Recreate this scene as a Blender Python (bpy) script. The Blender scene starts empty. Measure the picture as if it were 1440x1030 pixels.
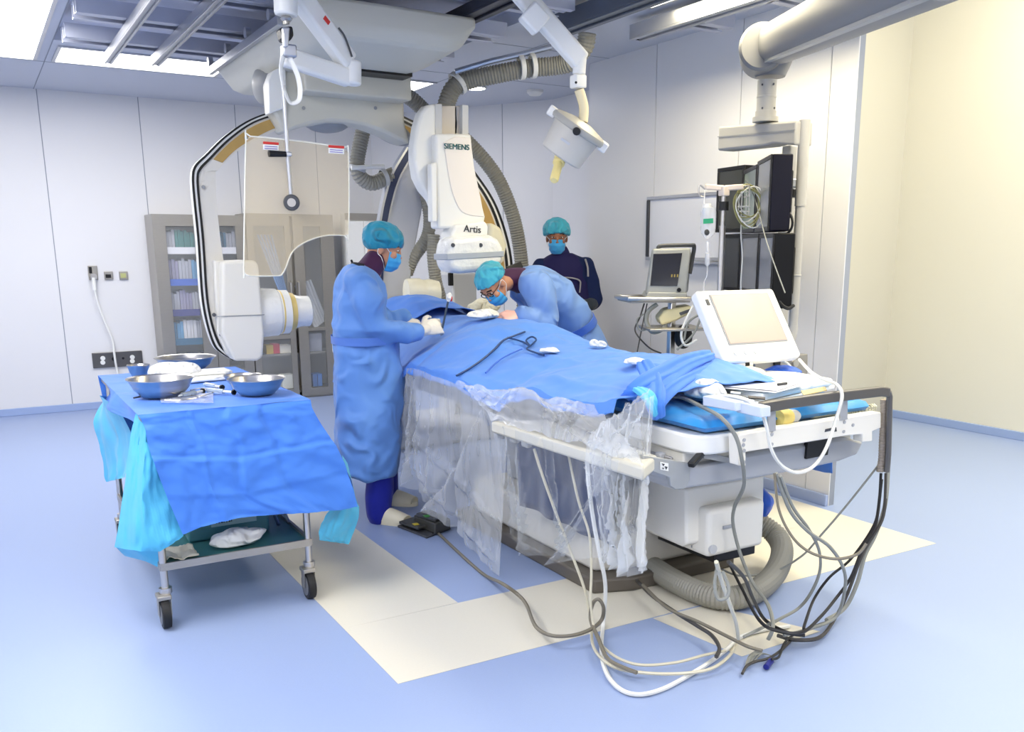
import bpy, bmesh, math, random
from mathutils import Vector, Matrix, noise
random.seed(7)
V = Vector
R = math.radians
PI = math.pi
scene = bpy.context.scene
COL = scene.collection
# ------------------------------------------------------------------ camera model (lens of the photograph, 1440x1030)
CXP, CYP, FP, HC = 775.0, 630.0, 1270.0, 1.55
PITCH, YAW = R(12.433), R(32.169)
_fwd = V((math.sin(YAW)*math.cos(PITCH), math.cos(YAW)*math.cos(PITCH), -math.sin(PITCH)))
_rgt = V((math.cos(YAW), -math.sin(YAW), 0))
_dwn = -_rgt.cross(_fwd)
def ray(px, py):
    return _fwd + _rgt*((px-CXP)/FP) + _dwn*((py-CYP)/FP)
def P(px, py, X=None, Y=None, z=None, d=None):
    "world point seen at a pixel, on a plane X=, Y= or z= (or d metres along the view axis)"
    r = ray(px, py)
    if z is not None: t = (z-HC)/r.z
    elif Y is not None: t = Y/r.y
    elif X is not None: t = X/r.x
    else: t = d
    return V((0, 0, HC)) + r*t
cam = bpy.data.cameras.new('camera'); cam.sensor_fit = 'HORIZONTAL'; cam.sensor_width = 36
cam.lens = FP*36/1440; cam.shift_x = (720-CXP)/1440; cam.shift_y = (CYP-515)/1440; cam.clip_start = .05; cam.clip_end = 100
co = bpy.data.objects.new('camera', cam); COL.objects.link(co)
co.location = (0, 0, HC); co.rotation_euler = (PI/2-PITCH, 0, -YAW); scene.camera = co
# ------------------------------------------------------------------ materials
def lin(c):
    return tuple((x/255/12.92 if x/255 <= .04045 else ((x/255+.055)/1.055)**2.4) for x in c)
def mat(name, rgb, rough=.5, metal=0, bump=0, bscale=30, var=0, vscale=8, emit=None, estr=0, coat=0, trans=0, alpha=1, spec=.5, sheen=0, bdetail=3, stretch=None, ior=1.45):
    m = bpy.data.materials.new(name); m.use_nodes = True
    nt = m.node_tree; b = nt.nodes['Principled BSDF']; L = nt.links.new
    c = lin(rgb)
    b.inputs['Base Color'].default_value = (*c, 1); b.inputs['Roughness'].default_value = rough; b.inputs['Metallic'].default_value = metal
    b.inputs['Coat Weight'].default_value = coat; b.inputs['Transmission Weight'].default_value = trans; b.inputs['Alpha'].default_value = alpha
    b.inputs['Specular IOR Level'].default_value = spec; b.inputs['Sheen Weight'].default_value = sheen; b.inputs['IOR'].default_value = ior
    if emit:
        b.inputs['Emission Color'].default_value = (*lin(emit), 1); b.inputs['Emission Strength'].default_value = estr
    tc = nt.nodes.new('ShaderNodeTexCoord'); src = tc.outputs['Object']
    if stretch:
        mp = nt.nodes.new('ShaderNodeMapping'); mp.inputs['Scale'].default_value = stretch; L(src, mp.inputs['Vector']); src = mp.outputs['Vector']
    if var:
        n = nt.nodes.new('ShaderNodeTexNoise'); n.inputs['Scale'].default_value = vscale; n.inputs['Detail'].default_value = 4; L(src, n.inputs['Vector'])
        mx = nt.nodes.new('ShaderNodeMix'); mx.data_type = 'RGBA'
        mx.inputs[6].default_value = (*[x*(1-var) for x in c], 1); mx.inputs[7].default_value = (*[min(1, x*(1+var)) for x in c], 1)
        L(n.outputs['Fac'], mx.inputs[0]); L(mx.outputs[2], b.inputs['Base Color'])
    if bump:
        n = nt.nodes.new('ShaderNodeTexNoise'); n.inputs['Scale'].default_value = bscale; n.inputs['Detail'].default_value = bdetail; L(src, n.inputs['Vector'])
        bp = nt.nodes.new('ShaderNodeBump'); bp.inputs['Strength'].default_value = bump; bp.inputs['Distance'].default_value = .02
        L(n.outputs['Fac'], bp.inputs['Height']); L(bp.outputs['Normal'], b.inputs['Normal'])
    return m
# ------------------------------------------------------------------ mesh builder
class MB:
    def __init__(s): s.bm = bmesh.new()
    def vs(s, pts): return [s.bm.verts.new(p) for p in pts]
    def face(s, vs):
        try: return s.bm.faces.new(vs)
        except ValueError: return None
    def box(s, c, size, rz=0, M=None):
        M = M or Matrix.Rotation(rz, 3, 'Z'); c = V(c)
        p = [c + M @ V((sx*size[0]/2, sy*size[1]/2, sz*size[2]/2)) for sz in (-1, 1) for sx, sy in ((-1, -1), (1, -1), (1, 1), (-1, 1))]
        return s.hexa(p)
    def hexa(s, p):
        v = s.vs(p)
        for f in ((3, 2, 1, 0), (4, 5, 6, 7), (0, 1, 5, 4), (1, 2, 6, 5), (2, 3, 7, 6), (3, 0, 4, 7)): s.face([v[i] for i in f])
        return s
    def bb(s, x0, x1, y0, y1, z0, z1):
        return s.box(((x0+x1)/2, (y0+y1)/2, (z0+z1)/2), (abs(x1-x0), abs(y1-y0), abs(z1-z0)))
    def prism(s, poly, vec):
        vec = V(vec); a = s.vs(poly); b = s.vs([V(p)+vec for p in poly]); n = len(a)
        s.face(a[::-1]); s.face(b)
        for i in range(n): s.face([a[i], a[(i+1) % n], b[(i+1) % n], b[i]])
        return s
    def strip(s, outer, inner, vec):
        "a curved band: quads between two polylines, extruded by vec"
        vec = V(vec); n = len(outer)
        o, i_, o2, i2 = s.vs(outer), s.vs(inner), s.vs([V(p)+vec for p in outer]), s.vs([V(p)+vec for p in inner])
        for k in range(n-1):
            s.face([o[k], o[k+1], i_[k+1], i_[k]]); s.face([o2[k+1], o2[k], i2[k], i2[k+1]])
            s.face([o[k+1], o[k], o2[k], o2[k+1]]); s.face([i_[k], i_[k+1], i2[k+1], i2[k]])
        for k in (0, n-1): s.face([o[k], i_[k], i2[k], o2[k]])
        return s
    def loft(s, rings, cap=True, closed=False):
        vs = [s.vs(r) for r in rings]; n = len(rings[0]); m = len(vs)
        for a in range(m if closed else m-1):
            A, B = vs[a], vs[(a+1) % m]
            for i in range(n): s.face([A[i], A[(i+1) % n], B[(i+1) % n], B[i]])
        if cap and not closed: s.face(vs[0][::-1]); s.face(vs[-1])
        return s
    def tube(s, pts, r, n=8, closed=False, flat=None, cap=True):
        pts = [V(p) for p in pts]; m = len(pts); rings = []; up = None
        for i, p in enumerate(pts):
            if closed: t = pts[(i+1) % m]-pts[i-1]
            else: t = pts[min(i+1, m-1)]-pts[max(i-1, 0)]
            if t.length < 1e-9: t = V((0, 0, 1))
            t.normalize()
            if up is None: up = t.orthogonal().normalized()
            up = up - t*up.dot(t); up = up.normalized() if up.length > 1e-6 else t.orthogonal().normalized()
            sd = t.cross(up); rr = r[i] if isinstance(r, (list, tuple)) else r
            fl = flat or 1
            rings.append([p + up*(rr*math.cos(2*PI*k/n)) + sd*(rr*fl*math.sin(2*PI*k/n)) for k in range(n)])
        return s.loft(rings, cap, closed)
    def cyl(s, a, b, r0, r1=None, n=20): return s.tube([a, b], [r0, r0 if r1 is None else r1], n)
    def lathe(s, prof, o=(0, 0, 0), ax=(0, 0, 1), n=28, cap=True, sc=(1, 1)):
        ax = V(ax).normalized(); u = ax.orthogonal().normalized(); w = ax.cross(u); o = V(o)
        return s.loft([[o + ax*h + u*(max(r, 1e-4)*sc[0]*math.cos(2*PI*k/n)) + w*(max(r, 1e-4)*sc[1]*math.sin(2*PI*k/n)) for k in range(n)] for r, h in prof], cap)
    def ell(s, c, r, M=None, n=18, m=12):
        M = M or Matrix.Identity(3); c = V(c); r = r if hasattr(r, '__len__') else (r, r, r)
        rings = []
        for i in range(m+1):
            a = -PI/2 + PI*min(max(i/m, .004), .996)
            rings.append([c + M @ V((r[0]*math.cos(a)*math.cos(2*PI*k/n), r[1]*math.cos(a)*math.sin(2*PI*k/n), r[2]*math.sin(a))) for k in range(n)])
        return s.loft(rings)
    def grid(s, fn, nu, nv, closed_u=False):
        vs = [[s.bm.verts.new(fn(i/nu, j/nv)) for i in range(nu + (0 if closed_u else 1))] for j in range(nv+1)]
        w = len(vs[0])
        for j in range(nv):
            for i in range(nu):
                s.face([vs[j][i], vs[j][(i+1) % w], vs[j+1][(i+1) % w], vs[j+1][i]])
        return s
    def build(s, name, m, parent=None, bevel=0, smooth=40, solid=0, sub=0, keep=None, seg=2, remesh=0, soft=0, recalc=True, origin=None):
        bm = s.bm
        if recalc: bmesh.ops.recalc_face_normals(bm, faces=bm.faces[:])
        if parent is not None: org = ORG[parent.name]
        else:
            if origin is None:
                xs = [v.co for v in bm.verts]
                org = V(((min(v.x for v in xs)+max(v.x for v in xs))/2, (min(v.y for v in xs)+max(v.y for v in xs))/2, min(v.z for v in xs)))
            else: org = V(origin)
        bmesh.ops.translate(bm, verts=bm.verts[:], vec=-org)
        me = bpy.data.meshes.new(name); bm.to_mesh(me); bm.free()
        o = bpy.data.objects.new(name, me); COL.objects.link(o); ORG[o.name] = V(org)
        for mm in (m if isinstance(m, (list, tuple)) else [m]): me.materials.append(mm)
        if smooth:
            me.polygons.foreach_set('use_smooth', [True]*len(me.polygons)); me.set_sharp_from_angle(angle=R(smooth))
        if parent is not None: o.parent = parent
        else: o.location = org
        if bevel:
            b = o.modifiers.new('bevel', 'BEVEL'); b.width = bevel; b.segments = seg; b.limit_method = 'ANGLE'; b.angle_limit = R(38); b.harden_normals = False
        if remesh:
            b = o.modifiers.new('remesh', 'REMESH'); b.mode = 'VOXEL'; b.voxel_size = remesh; b.use_smooth_shade = True
        if soft:
            b = o.modifiers.new('smooth', 'SMOOTH'); b.factor = .5; b.iterations = soft
        if solid:
            b = o.modifiers.new('solid', 'SOLIDIFY'); b.thickness = solid; b.offset = 0
        if sub:
            b = o.modifiers.new('sub', 'SUBSURF'); b.levels = sub; b.render_levels = sub
        return o
ORG = {}
def thing(name, label, cat, loc=(0, 0, 0), group=None):
    o = bpy.data.objects.new(name, None); COL.objects.link(o); o.location = loc; o.empty_display_size = .1
    ORG[o.name] = V(loc); o['label'] = label; o['category'] = cat
    if group: o['group'] = group
    return o
def tag(o, label, cat, group=None, kind=None):
    o['label'] = label; o['category'] = cat
    if group: o['group'] = group
    if kind: o['kind'] = kind
    return o
def struct(o): o['kind'] = 'structure'; return o
def dup(root, loc, rz=0, label=None):
    r = root.copy(); COL.objects.link(r); r.location = loc; r.rotation_euler = (0, 0, rz); ORG[r.name] = V(loc)
    if label: r['label'] = label
    for ch in list(root.children):
        c = ch.copy(); COL.objects.link(c); c.parent = r
        for g in list(ch.children):
            d = g.copy(); COL.objects.link(d); d.parent = c
    return r
def smoothpath(pts, k=6, closed=False):
    "Catmull-Rom through the points"
    pts = [V(p) for p in pts]; n = len(pts); out = []
    rng = range(n) if closed else range(n-1)
    for i in rng:
        if closed: p0, p1, p2, p3 = pts[i-1], pts[i], pts[(i+1) % n], pts[(i+2) % n]
        else: p0, p1, p2, p3 = pts[max(i-1, 0)], pts[i], pts[i+1], pts[min(i+2, n-1)]
        for j in range(k):
            t = j/k
            out.append(.5*((2*p1)+(p2-p0)*t+(2*p0-5*p1+4*p2-p3)*t*t+(3*p1-p0-3*p2+p3)*t**3))
    if not closed: out.append(pts[-1])
    return out
def lerp(a, b, t): return a+(b-a)*t
def fbm(x, y, z=0): return noise.fractal(V((x, y, z)), 1.0, 2.0, 3)
def text(body, name, m, parent, o, right, up, size, depth=.002):
    "raised lettering: o = lower-left corner, right/up = unit directions"
    cu = bpy.data.curves.new(name, 'FONT'); cu.body = body; cu.size = size; cu.extrude = depth
    ob = bpy.data.objects.new(name, cu); COL.objects.link(ob)
    dg = bpy.context.evaluated_depsgraph_get(); me = bpy.data.meshes.new_from_object(ob.evaluated_get(dg))
    bpy.data.objects.remove(ob); r = V(right).normalized(); u = V(up).normalized(); nn = r.cross(u)
    M = Matrix((r, u, nn)).transposed().to_4x4(); M.translation = V(o)
    me.transform(M); b = MB(); b.bm.from_mesh(me); bpy.data.meshes.remove(me)
    return b.build(name, m, parent, smooth=0)
# ------------------------------------------------------------------ palette
white_wall = mat('wall_panel', (229, 229, 231), .32, spec=.35, var=.02, vscale=1.5)
wall_gap = mat('panel_joint', (150, 156, 168), .7)
ceil_m = mat('ceiling_panel', (205, 209, 220), .5, var=.02, vscale=2)
base_m = mat('baseboard', (158, 178, 218), .4)
lamp_m = mat('lamp_panel', (255, 255, 255), .5, emit=(255, 255, 255), estr=3)
lampw_m = mat('lamp_panel_warm', (255, 250, 230), .5, emit=(255, 248, 225), estr=3)
alu = mat('aluminium', (198, 200, 205), .32, .9)
steel = mat('stainless_steel', (204, 200, 194), .28, 1)
steel_b = mat('brushed_steel', (172, 168, 160), .38, .75, var=.1, vscale=20, stretch=(1, 1, 30))
chan_m = mat('galvanised_channel', (196, 200, 214), .38, .45, var=.08, vscale=6)
deck_m = mat('void_deck', (204, 208, 226), .5, .1)
dark_rail = mat('dark_rail', (62, 64, 74), .4, .5)
cream = mat('cream_enamel', (240, 236, 224), .35)
white_p = mat('white_plastic', (240, 240, 236), .38)
grey_p = mat('light_grey_plastic', (200, 202, 205), .42)
mid_grey = mat('mid_grey_plastic', (150, 152, 154), .45)
dk_grey = mat('dark_grey_plastic', (72, 74, 78), .5)
black_p = mat('black_plastic', (18, 18, 20), .38)
rubber = mat('black_rubber', (26, 26, 28), .6)
ochre = mat('ochre_rail_lining', (190, 156, 92), .45, .2, var=.08, vscale=20)
hose_m = mat('grey_corrugated_hose', (150, 148, 138), .5)
red_p = mat('red_print', (205, 50, 45), .5)
teal_ink = mat('teal_lettering', (10, 95, 95), .5)
dark_ink = mat('dark_lettering', (60, 62, 66), .5)
# ------------------------------------------------------------------ floor
fm = mat('blue_vinyl', (150, 167, 204), .36, spec=.35, var=.035, vscale=140)
nt = fm.node_tree
b = MB(); b.bb(-2.2, 7.5, -2.5, 10.2, -.05, 0)
struct(b.build('floor', fm, smooth=0))
tm = mat('cream_vinyl', (218, 213, 198), .42, spec=.3, var=.03, vscale=120)
b = MB()
for poly in ([(1.14, 2.86), (4.22, 2.82), (4.22, 3.42), (1.14, 3.44)], [(1.14, 3.44), (1.67, 3.44), (1.67, 7.2), (1.14, 7.2)], [(3.60, 3.42), (4.22, 3.42), (4.22, 6.9), (3.60, 6.9)], [(2.36, 2.36), (2.80, 2.36), (2.60, 2.826), (2.30, 2.836)]):
    b.prism([(x, y, .0005) for x, y in poly], (0, 0, .001))
struct(b.build('trim_1', tm, smooth=0))
# ------------------------------------------------------------------ walls: panels with open joints over a darker backing
def panel_wall(name, a, c, z0, z1, seams, nrm, th=.05, m=None):
    "a, c: plan points; seams: distances along a->c; nrm: plan direction into the room"
    a, c, nrm = V((*a, 0)), V((*c, 0)), V((*nrm, 0)); d = (c-a); L = d.length; d.normalize()
    b = MB(); e = [0]+[s for s in seams]+[L]; g = .004
    bk = [a-nrm*.006, c-nrm*.006, c-nrm*th, a-nrm*th]
    b.prism([p+V((0, 0, z0)) for p in bk], (0, 0, z1-z0)); nb = len(b.bm.faces)
    for i in range(len(e)-1):
        s0 = e[i]+(g if i else 0); s1 = e[i+1]-(g if i < len(e)-2 else 0)
        b.prism([a+d*s0+V((0, 0, z0)), a+d*s1+V((0, 0, z0)), a+d*s1-nrm*.006+V((0, 0, z0)), a+d*s0-nrm*.006+V((0, 0, z0))], (0, 0, z1-z0))
    b.bm.faces.ensure_lookup_table()
    for i, f in enumerate(b.bm.faces): f.material_index = 1 if i < nb else 0
    return struct(b.build(name, [m or white_wall, wall_gap], smooth=0))
HT = 2.97
panel_wall('wall_back', (-2.2, 9.87), (3.87, 9.87), 0, HT, [1.06, 2.07, 2.88, 3.73, 4.63, 5.45], (0, -1))
panel_wall('wall_chamfer', (3.87, 9.87), (4.97, 7.87), 0, HT, [.95, 1.7], (-.876, -.482))
panel_wall('wall_alcove', (4.97, 7.87), (4.97, 6.27), 0, HT, [], (-1, 0))
struct(MB().bb(4.352, 4.97, 6.21, 6.268, 0, HT).build('wall_step', white_wall, smooth=0))
panel_wall('wall_right', (4.30, 6.27), (4.30, 3.63), 0, HT, [.85, 1.72, 2.45], (-1, 0))
panel_wall('wall_niche', (4.352, 5.5), (7.2, 5.5), 0, 4.3, [1.1, 1.9], (0, -1), m=mat('niche_panel', (212, 208, 192), .4))
glossy_wall = mat('glossy_wall_panel', (238, 233, 214), .22, spec=.6)
panel_wall('wall_far', (7.2, 5.5), (7.2, -2.5), 0, 4.3, [2.2, 4.4, 6.6], (-1, 0), m=glossy_wall)
panel_wall('wall_left', (-2.2, -2.5), (-2.2, 9.87), 0, HT, [1.2*i for i in range(1, 10)], (1, 0))
panel_wall('wall_front', (7.2, -2.5), (-2.2, -2.5), 0, 4.3, [1.2*i for i in range(1, 8)], (0, 1))
struct(MB().bb(-2.2, 3.87, 9.845, 9.868, 0, .07).build('baseboard_back', base_m, smooth=0, bevel=.004))
struct(MB().bb(4.275, 4.298, 3.63, 6.27, 0, .07).build('baseboard_right', mat('baseboard_pale', (165, 180, 214), .4), smooth=0, bevel=.004))
struct(MB().bb(7.17, 7.198, -2.5, 5.5, 0, .07).build('baseboard_far', base_m, smooth=0, bevel=.004))
# ------------------------------------------------------------------ ceiling with the open service bay over the table
b = MB()
for x0, x1, y0, y1 in ((-2.2, .66, -2.5, 9.87), (.66, 3.15, 7.55, 9.87), (3.15, 4.40, -2.5, 9.87), (4.40, 5.0, 5.5, 9.87), (.66, 3.15, -2.5, 1.2)):
    b.bb(x0, x1, y0, y1, HT, HT+.03)
b.bb(4.35, 4.40, -2.5, 5.5, HT, 4.3)
b.bb(.60, .66, 1.2, 7.55, HT+.03, 3.06); b.bb(3.15, 3.2, 1.2, 7.55, HT+.03, 3.06); b.bb(.66, 3.15, 7.55, 7.6, HT+.03, 3.06)
struct(b.build('ceiling', ceil_m, smooth=0))
struct(MB().bb(4.35, 7.55, -2.5, 5.55, 4.3, 4.35).build('ceiling_niche', ceil_m, smooth=0))
struct(MB().bb(.60, 3.2, 1.2, 7.6, 3.06, 3.1).build('ceiling_bay', deck_m, smooth=0))
# ceiling joints as thin trims
b = MB()
b.bb(-2.2, 3.87, 8.43, 8.437, HT-.002, HT-.0005); b.bb(.655, .662, 1.2, 9.87, HT-.002, HT-.0005); b.bb(3.15, 4.9, 7.2, 7.207, HT-.002, HT-.0005)
b.bb(3.62, 3.627, 4.9, 9.87, HT-.002, HT-.0005); b.bb(3.15, 4.3, 6.0, 6.007, HT-.002, HT-.0005)
struct(b.build('trim_3', wall_gap, smooth=0))
# ------------------------------------------------------------------ ceiling lamps
def area(name, loc, sx, sy, power, color=(1, 1, 1), rot=(0, 0, 0)):
    l = bpy.data.lights.new(name, 'AREA'); l.shape = 'RECTANGLE'; l.size = sx; l.size_y = sy; l.energy = power; l.color = color
    o = bpy.data.objects.new(name, l); COL.objects.link(o); o.location = loc; o.rotation_euler = rot; return o
def lamp(label, x0, x1, y0, y1, zc, power, m=lamp_m, color=(1, .955, .885), split=None):
    t = thing('ceiling_light', label, 'ceiling light', ((x0+x1)/2, (y0+y1)/2, zc), 'ceiling light panels')
    w = .025; f = MB()
    for a in ((x0, x1, y0, y0+w), (x0, x1, y1-w, y1), (x0, x0+w, y0+w, y1-w), (x1-w, x1, y0+w, y1-w)): f.bb(*a, zc-.012, zc)
    if split: f.bb(x0+w, x1-w, split-.008, split+.008, zc-.012, zc)
    f.build('frame', alu, t, smooth=0)
    MB().bb(x0+w, x1-w, y0+w, y1-w, zc-.006, zc).build('diffuser', m, t, smooth=0)
    if power: area('ceiling_light_glow', ((x0+x1)/2, (y0+y1)/2, zc-.02), x1-x0-.06, y1-y0-.06, power, color)
    return t
def hidden_lamp(name, x0, x1, y0, y1, zc, power, color=(1, .955, .885)):
    b = MB(); b.bb(x0, x1, y0, y1, zc-.008, zc-.001); struct(b.build(name, lamp_m, smooth=0)); area('ceiling_light_glow', ((x0+x1)/2, (y0+y1)/2, zc-.02), x1-x0-.06, y1-y0-.06, power, color)
lamp('large bright square ceiling light at the upper left corner of the room', .00, .60, 6.1, 8.36, HT, 22, split=7.55)
lamp('long bright ceiling light strip above the back wall cabinets, left of the carriage', .70, 1.92, 7.72, 8.36, HT, 8)
lamp('bright ceiling light strip right of the carriage, behind the hose', 3.02, 3.62, 7.62, 8.15, HT, 4)
lamp('bright ceiling light near the right wall between two metal rails', 3.26, 3.62, 1.0, 4.62, HT-.01, 40, m=lampw_m, color=(1, .87, .58))
hidden_lamp('unseen_lamp_4', -1.6, .3, -.6, .6, HT, 15)  # unseen ceiling lamp near the camera, added to light the room
hidden_lamp('unseen_lamp_5', 1.4, 3.0, -.9, .3, HT, 15)  # second unseen lamp panel, added for room light
hidden_lamp('unseen_lamp_6', -1.4, .2, 2.6, 4.2, HT, 19)  # unseen lamp at the left, added for light, not a trim
hidden_lamp('unseen_niche_lamp', 5.4, 6.6, 1.5, 3.9, 4.28, 52, color=(1, .90, .66))  # unseen warm lamp above the niche, put in to light the far wall
world = bpy.data.worlds.new('world'); scene.world = world; world.use_nodes = True
world.node_tree.nodes['Background'].inputs[0].default_value = (.8, .85, 1, 1); world.node_tree.nodes['Background'].inputs[1].default_value = .3
vs = scene.view_settings; vs.view_transform = 'Standard'; vs.look = 'None'; vs.exposure = 1.15; vs.gamma = 1; vs.use_curve_mapping = False
def pxs(pts, **k): return [P(x, y, **k) for x, y in pts]
def ppY(b, pts, Y, dy): return b.prism(pxs(pts, Y=Y), (0, dy, 0))
def ppX(b, pts, X, dx): return b.prism(pxs(pts, X=X), (dx, 0, 0))
def one(b, name, m, label, cat, group=None, kind=None, **k):
    return tag(b.build(name, m, **k), label, cat, group, kind)
# ------------------------------------------------------------------ steel channels and rails of the service bay
def channel(x0, x1, y, w, z0, z1, label):
    b = MB(); t = .006
    b.bb(x0, x1, y-w/2, y-w/2+t, z0, z1); b.bb(x0, x1, y+w/2-t, y+w/2, z0, z1)
    b.bb(x0, x1, y-w/2+t, y-w/2+.05, z0, z0+t); b.bb(x0, x1, y+w/2-.05, y+w/2-t, z0, z0+t); b.bb(x0, x1, y-w/2+t, y+w/2-t, z1-t, z1)
    b.bb(x0, x1, y-.012, y+.012, z0+.01, z1-t)
    return one(b, 'ceiling_channel', chan_m, label, 'metal channel', 'steel channels crossing the ceiling bay', smooth=0)
cl = ['metal ceiling channel farthest back in the open bay, next to the light strip', 'second metal ceiling channel forward from the light strip', 'third metal ceiling channel forward from the light strip', 'fourth metal ceiling channel forward from the light strip, behind the carriage front', 'metal ceiling channel just in front of the carriage', 'metal ceiling channel at the top edge of the photo']
for i, y in enumerate((6.98, 6.26, 5.5, 4.72, 3.95, 3.2)): channel(.67, 3.06, y, .22, 2.87, 2.955, cl[i])
channel(3.78, 4.03, 4.42, .16, 2.84, 2.93, 'short metal channel end sticking out right of the shiny rail')
channel(3.78, 4.03, 3.75, .16, 2.84, 2.93, 'short metal channel end at the top edge beside the monitor arm')
def crail(x, y0, y1, w, z0, z1, m, label, end=black_p):
    t = thing('ceiling_rail', label, 'ceiling rail', (x, (y0+y1)/2, z1), 'rails under the ceiling')
    b = MB(); b.bb(x-w/2, x+w/2, y0, y1, z0+.012, z1); b.bb(x-w/2, x-w*.2, y0, y1, z0, z0+.012); b.bb(x+w*.2, x+w/2, y0, y1, z0, z0+.012); b.build('rail_body', m, t, smooth=0, bevel=.003)
    MB().bb(x-w*.42, x+w*.42, y1, y1+.008, z0+.008, z1-.006).build('end_cap', end, t, smooth=0)
crail(.96, 1.3, 7.3, .05, 2.80, 2.865, alu, 'left of two pale rails running under the ceiling channels, left of the carriage', alu)
crail(1.25, 1.3, 7.2, .055, 2.80, 2.865, alu, 'pale rail under the ceiling channels, beside the carriage left edge', alu)
crail(2.52, 1.3, 5.30, .13, 2.80, 2.865, dark_rail, 'dark ceiling rail with black end face right of the carriage')
crail(3.20, 1.3, 5.00, .12, 2.82, 2.93, mat('grey_rail', (118, 124, 134), .4, .6), 'grey ceiling rail above the hose, near the light panel', mid_grey)
crail(3.74, 1.3, 4.93, .11, 2.84, 2.93, alu, 'shiny ceiling rail nearest the right wall')
# bolts on the deck, detector and spot
b = MB(); b.lathe([(.075, 0), (.075, -.02), (.05, -.045), (.0, -.05)], P(752, 127, z=2.97), (0, 0, 1)); b.bm.normal_update()
t = thing('smoke_detector', 'white round smoke detector on the ceiling before the far corner', 'smoke detector', P(752, 127, z=2.97))
b.build('detector_body', white_p, t); c = P(752, 127, z=2.97)
MB().lathe([(.052, -.022), (.053, -.034)], c, (0, 0, 1)).build('vent_ring', mid_grey, t)
t = thing('downlight', 'small round lit downlight under the ceiling beside the hose', 'downlight', P(669, 123, z=2.97)); c = P(669, 123, z=2.97)
MB().lathe([(.10, 0), (.10, -.012), (.085, -.012), (.085, 0)], c, n=32, cap=False).build('trim_ring', white_p, t)
MB().lathe([(.084, -.004), (.001, -.004)], c).build('lens', lamp_m, t)
# ------------------------------------------------------------------ ceiling mounted lateral C-arm
ceil_grey = mat('stand_grey_enamel', (208, 206, 194), .38, spec=.45)
t = thing('ceiling_c_arm', 'big ceiling-hung x-ray C-arm with grey carriage and ochre-lined arc', 'x-ray C-arm', (2.3, 6.0, 2.86))
b = MB()
yf, yr = 4.78, 6.80
pf = pxs([(322, 108)], z=2.68)[0]
x0, x1 = 1.56, 2.52
zt, zb = 2.80, 2.585
sec = [(x0, zt), (x0, zt-.06), (x0+.10, zb+.02), (x0+.16, zb), (x1-.16, zb), (x1-.08, zb+.02), (x1, zt-.06), (x1, zt)]
rings = []
for y, k, dz in ((yf, .0, .09), (yf+.05, 0, .03), (yf+.5, 0, 0), (yr-.1, 0, 0), (yr, .03, .02)):
    rings.append([V((lerp(x, (x0+x1)/2, k), y, zt if i in (0, 7) else max(z, z+dz if z < zb+.05 else z))) for i, (x, z) in enumerate(sec)])
b.loft(rings); b.build('carriage', ceil_grey, t, bevel=.02, smooth=45)
for xa in (x0-.03, x1): MB().bb(xa, xa+.03, yf+.4, yr+.06, 2.72, 2.77).build('side_rail', alu, t, smooth=0, bevel=.003)
for k in range(4): MB().cyl((x0-.035, yf+.55+.5*k, 2.80), (x0-.005, yf+.55+.5*k, 2.80), .03, n=14).build('roller', alu, t)
b = MB(); b.bb(1.78, 2.46, 5.55, 6.3, 2.46, 2.60); b.build('pivot_plate', ceil_grey, t, smooth=0, bevel=.01)
b = MB(); b.bb(1.80, 2.40, 5.40, 5.9, 2.572, 2.60); b.build('pivot_slot', black_p, t, smooth=0)
# hub body that carries the arc
YB = 5.72
b = MB()
top = [(388, 88), (420, 74), (470, 78), (520, 84), (563, 92)]
body = pxs([(381, 112), (392, 98), (420, 88), (470, 86), (520, 90), (563, 98), (568, 120), (570, 172), (577, 203), (560, 196), (540, 186), (515, 177), (490, 172), (465, 171), (440, 174), (418, 180), (402, 187), (384, 158)], Y=YB)
b.prism(body, (0, .20, 0)); b.build('arc_housing', ceil_grey, t, bevel=.02, smooth=30)
b = MB(); ppY(b, [(378, 112), (382, 101), (390, 96), (402, 97), (404, 160), (400, 152), (379, 160)], YB-.03, .1); b.build('end_block', white_p, t, bevel=.012)
for px, py, Y, r_, a_ in ((459, 171, 5.95, (.15, .16, .07), 0), (550, 186, 5.95, (.15, .16, .06), 25), (372, 120, 6.05, (.07, .14, .12), 0)): MB().ell(P(px, py, Y=Y), r_, Matrix.Rotation(R(a_), 3, 'Y')).build('guide_cap', mid_grey, t)
for px, py in ((427, 152), (528, 152)): MB().cyl(P(px, py, Y=YB-.006), P(px, py, Y=YB+.02), .011, n=12).build('screw', mid_grey, t)
YC = 5.86
def arc(o, i, y, dy, name, m, **k):
    b = MB(); b.strip(smoothpath(pxs(o, Y=y), 5), smoothpath(pxs(i, Y=y), 5), (0, dy, 0)); return b.build(name, m, t, smooth=50, **k)
A0 = [(328, 507), (312, 497), (301, 485), (291, 455), (284, 415), (279, 340), (273, 280), (271, 249), (275, 233), (290, 218), (318, 191), (353, 168), (395, 154), (450, 143), (520, 148), (580, 170), (635, 205), (672, 248), (699, 292), (717, 350), (722, 400)]
A1 = [(332, 507), (318, 495), (308, 481), (299, 455), (292, 415), (287, 340), (281, 280), (279, 250), (283, 238), (297, 223), (323, 197), (357, 173), (397, 160), (450, 149), (518, 154), (577, 176), (630, 210), (666, 252), (692, 295), (709, 350), (714, 400)]
A2 = [(345, 507), (345, 495), (340, 470), (330, 440), (322, 400), (314, 365), (306, 300), (303, 246), (306, 240), (316, 230), (335, 212), (366, 194), (400, 179), (450, 170), (515, 175), (570, 197), (620, 230), (652, 268), (672, 305), (690, 352), (696, 400)]
arc(A0, A1, YC-.004, .09, 'outer_track', white_p)
arc(A1, A2, YC, .12, 'arc_frame', mat('arc_cream', (226, 222, 212), .4))
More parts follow.
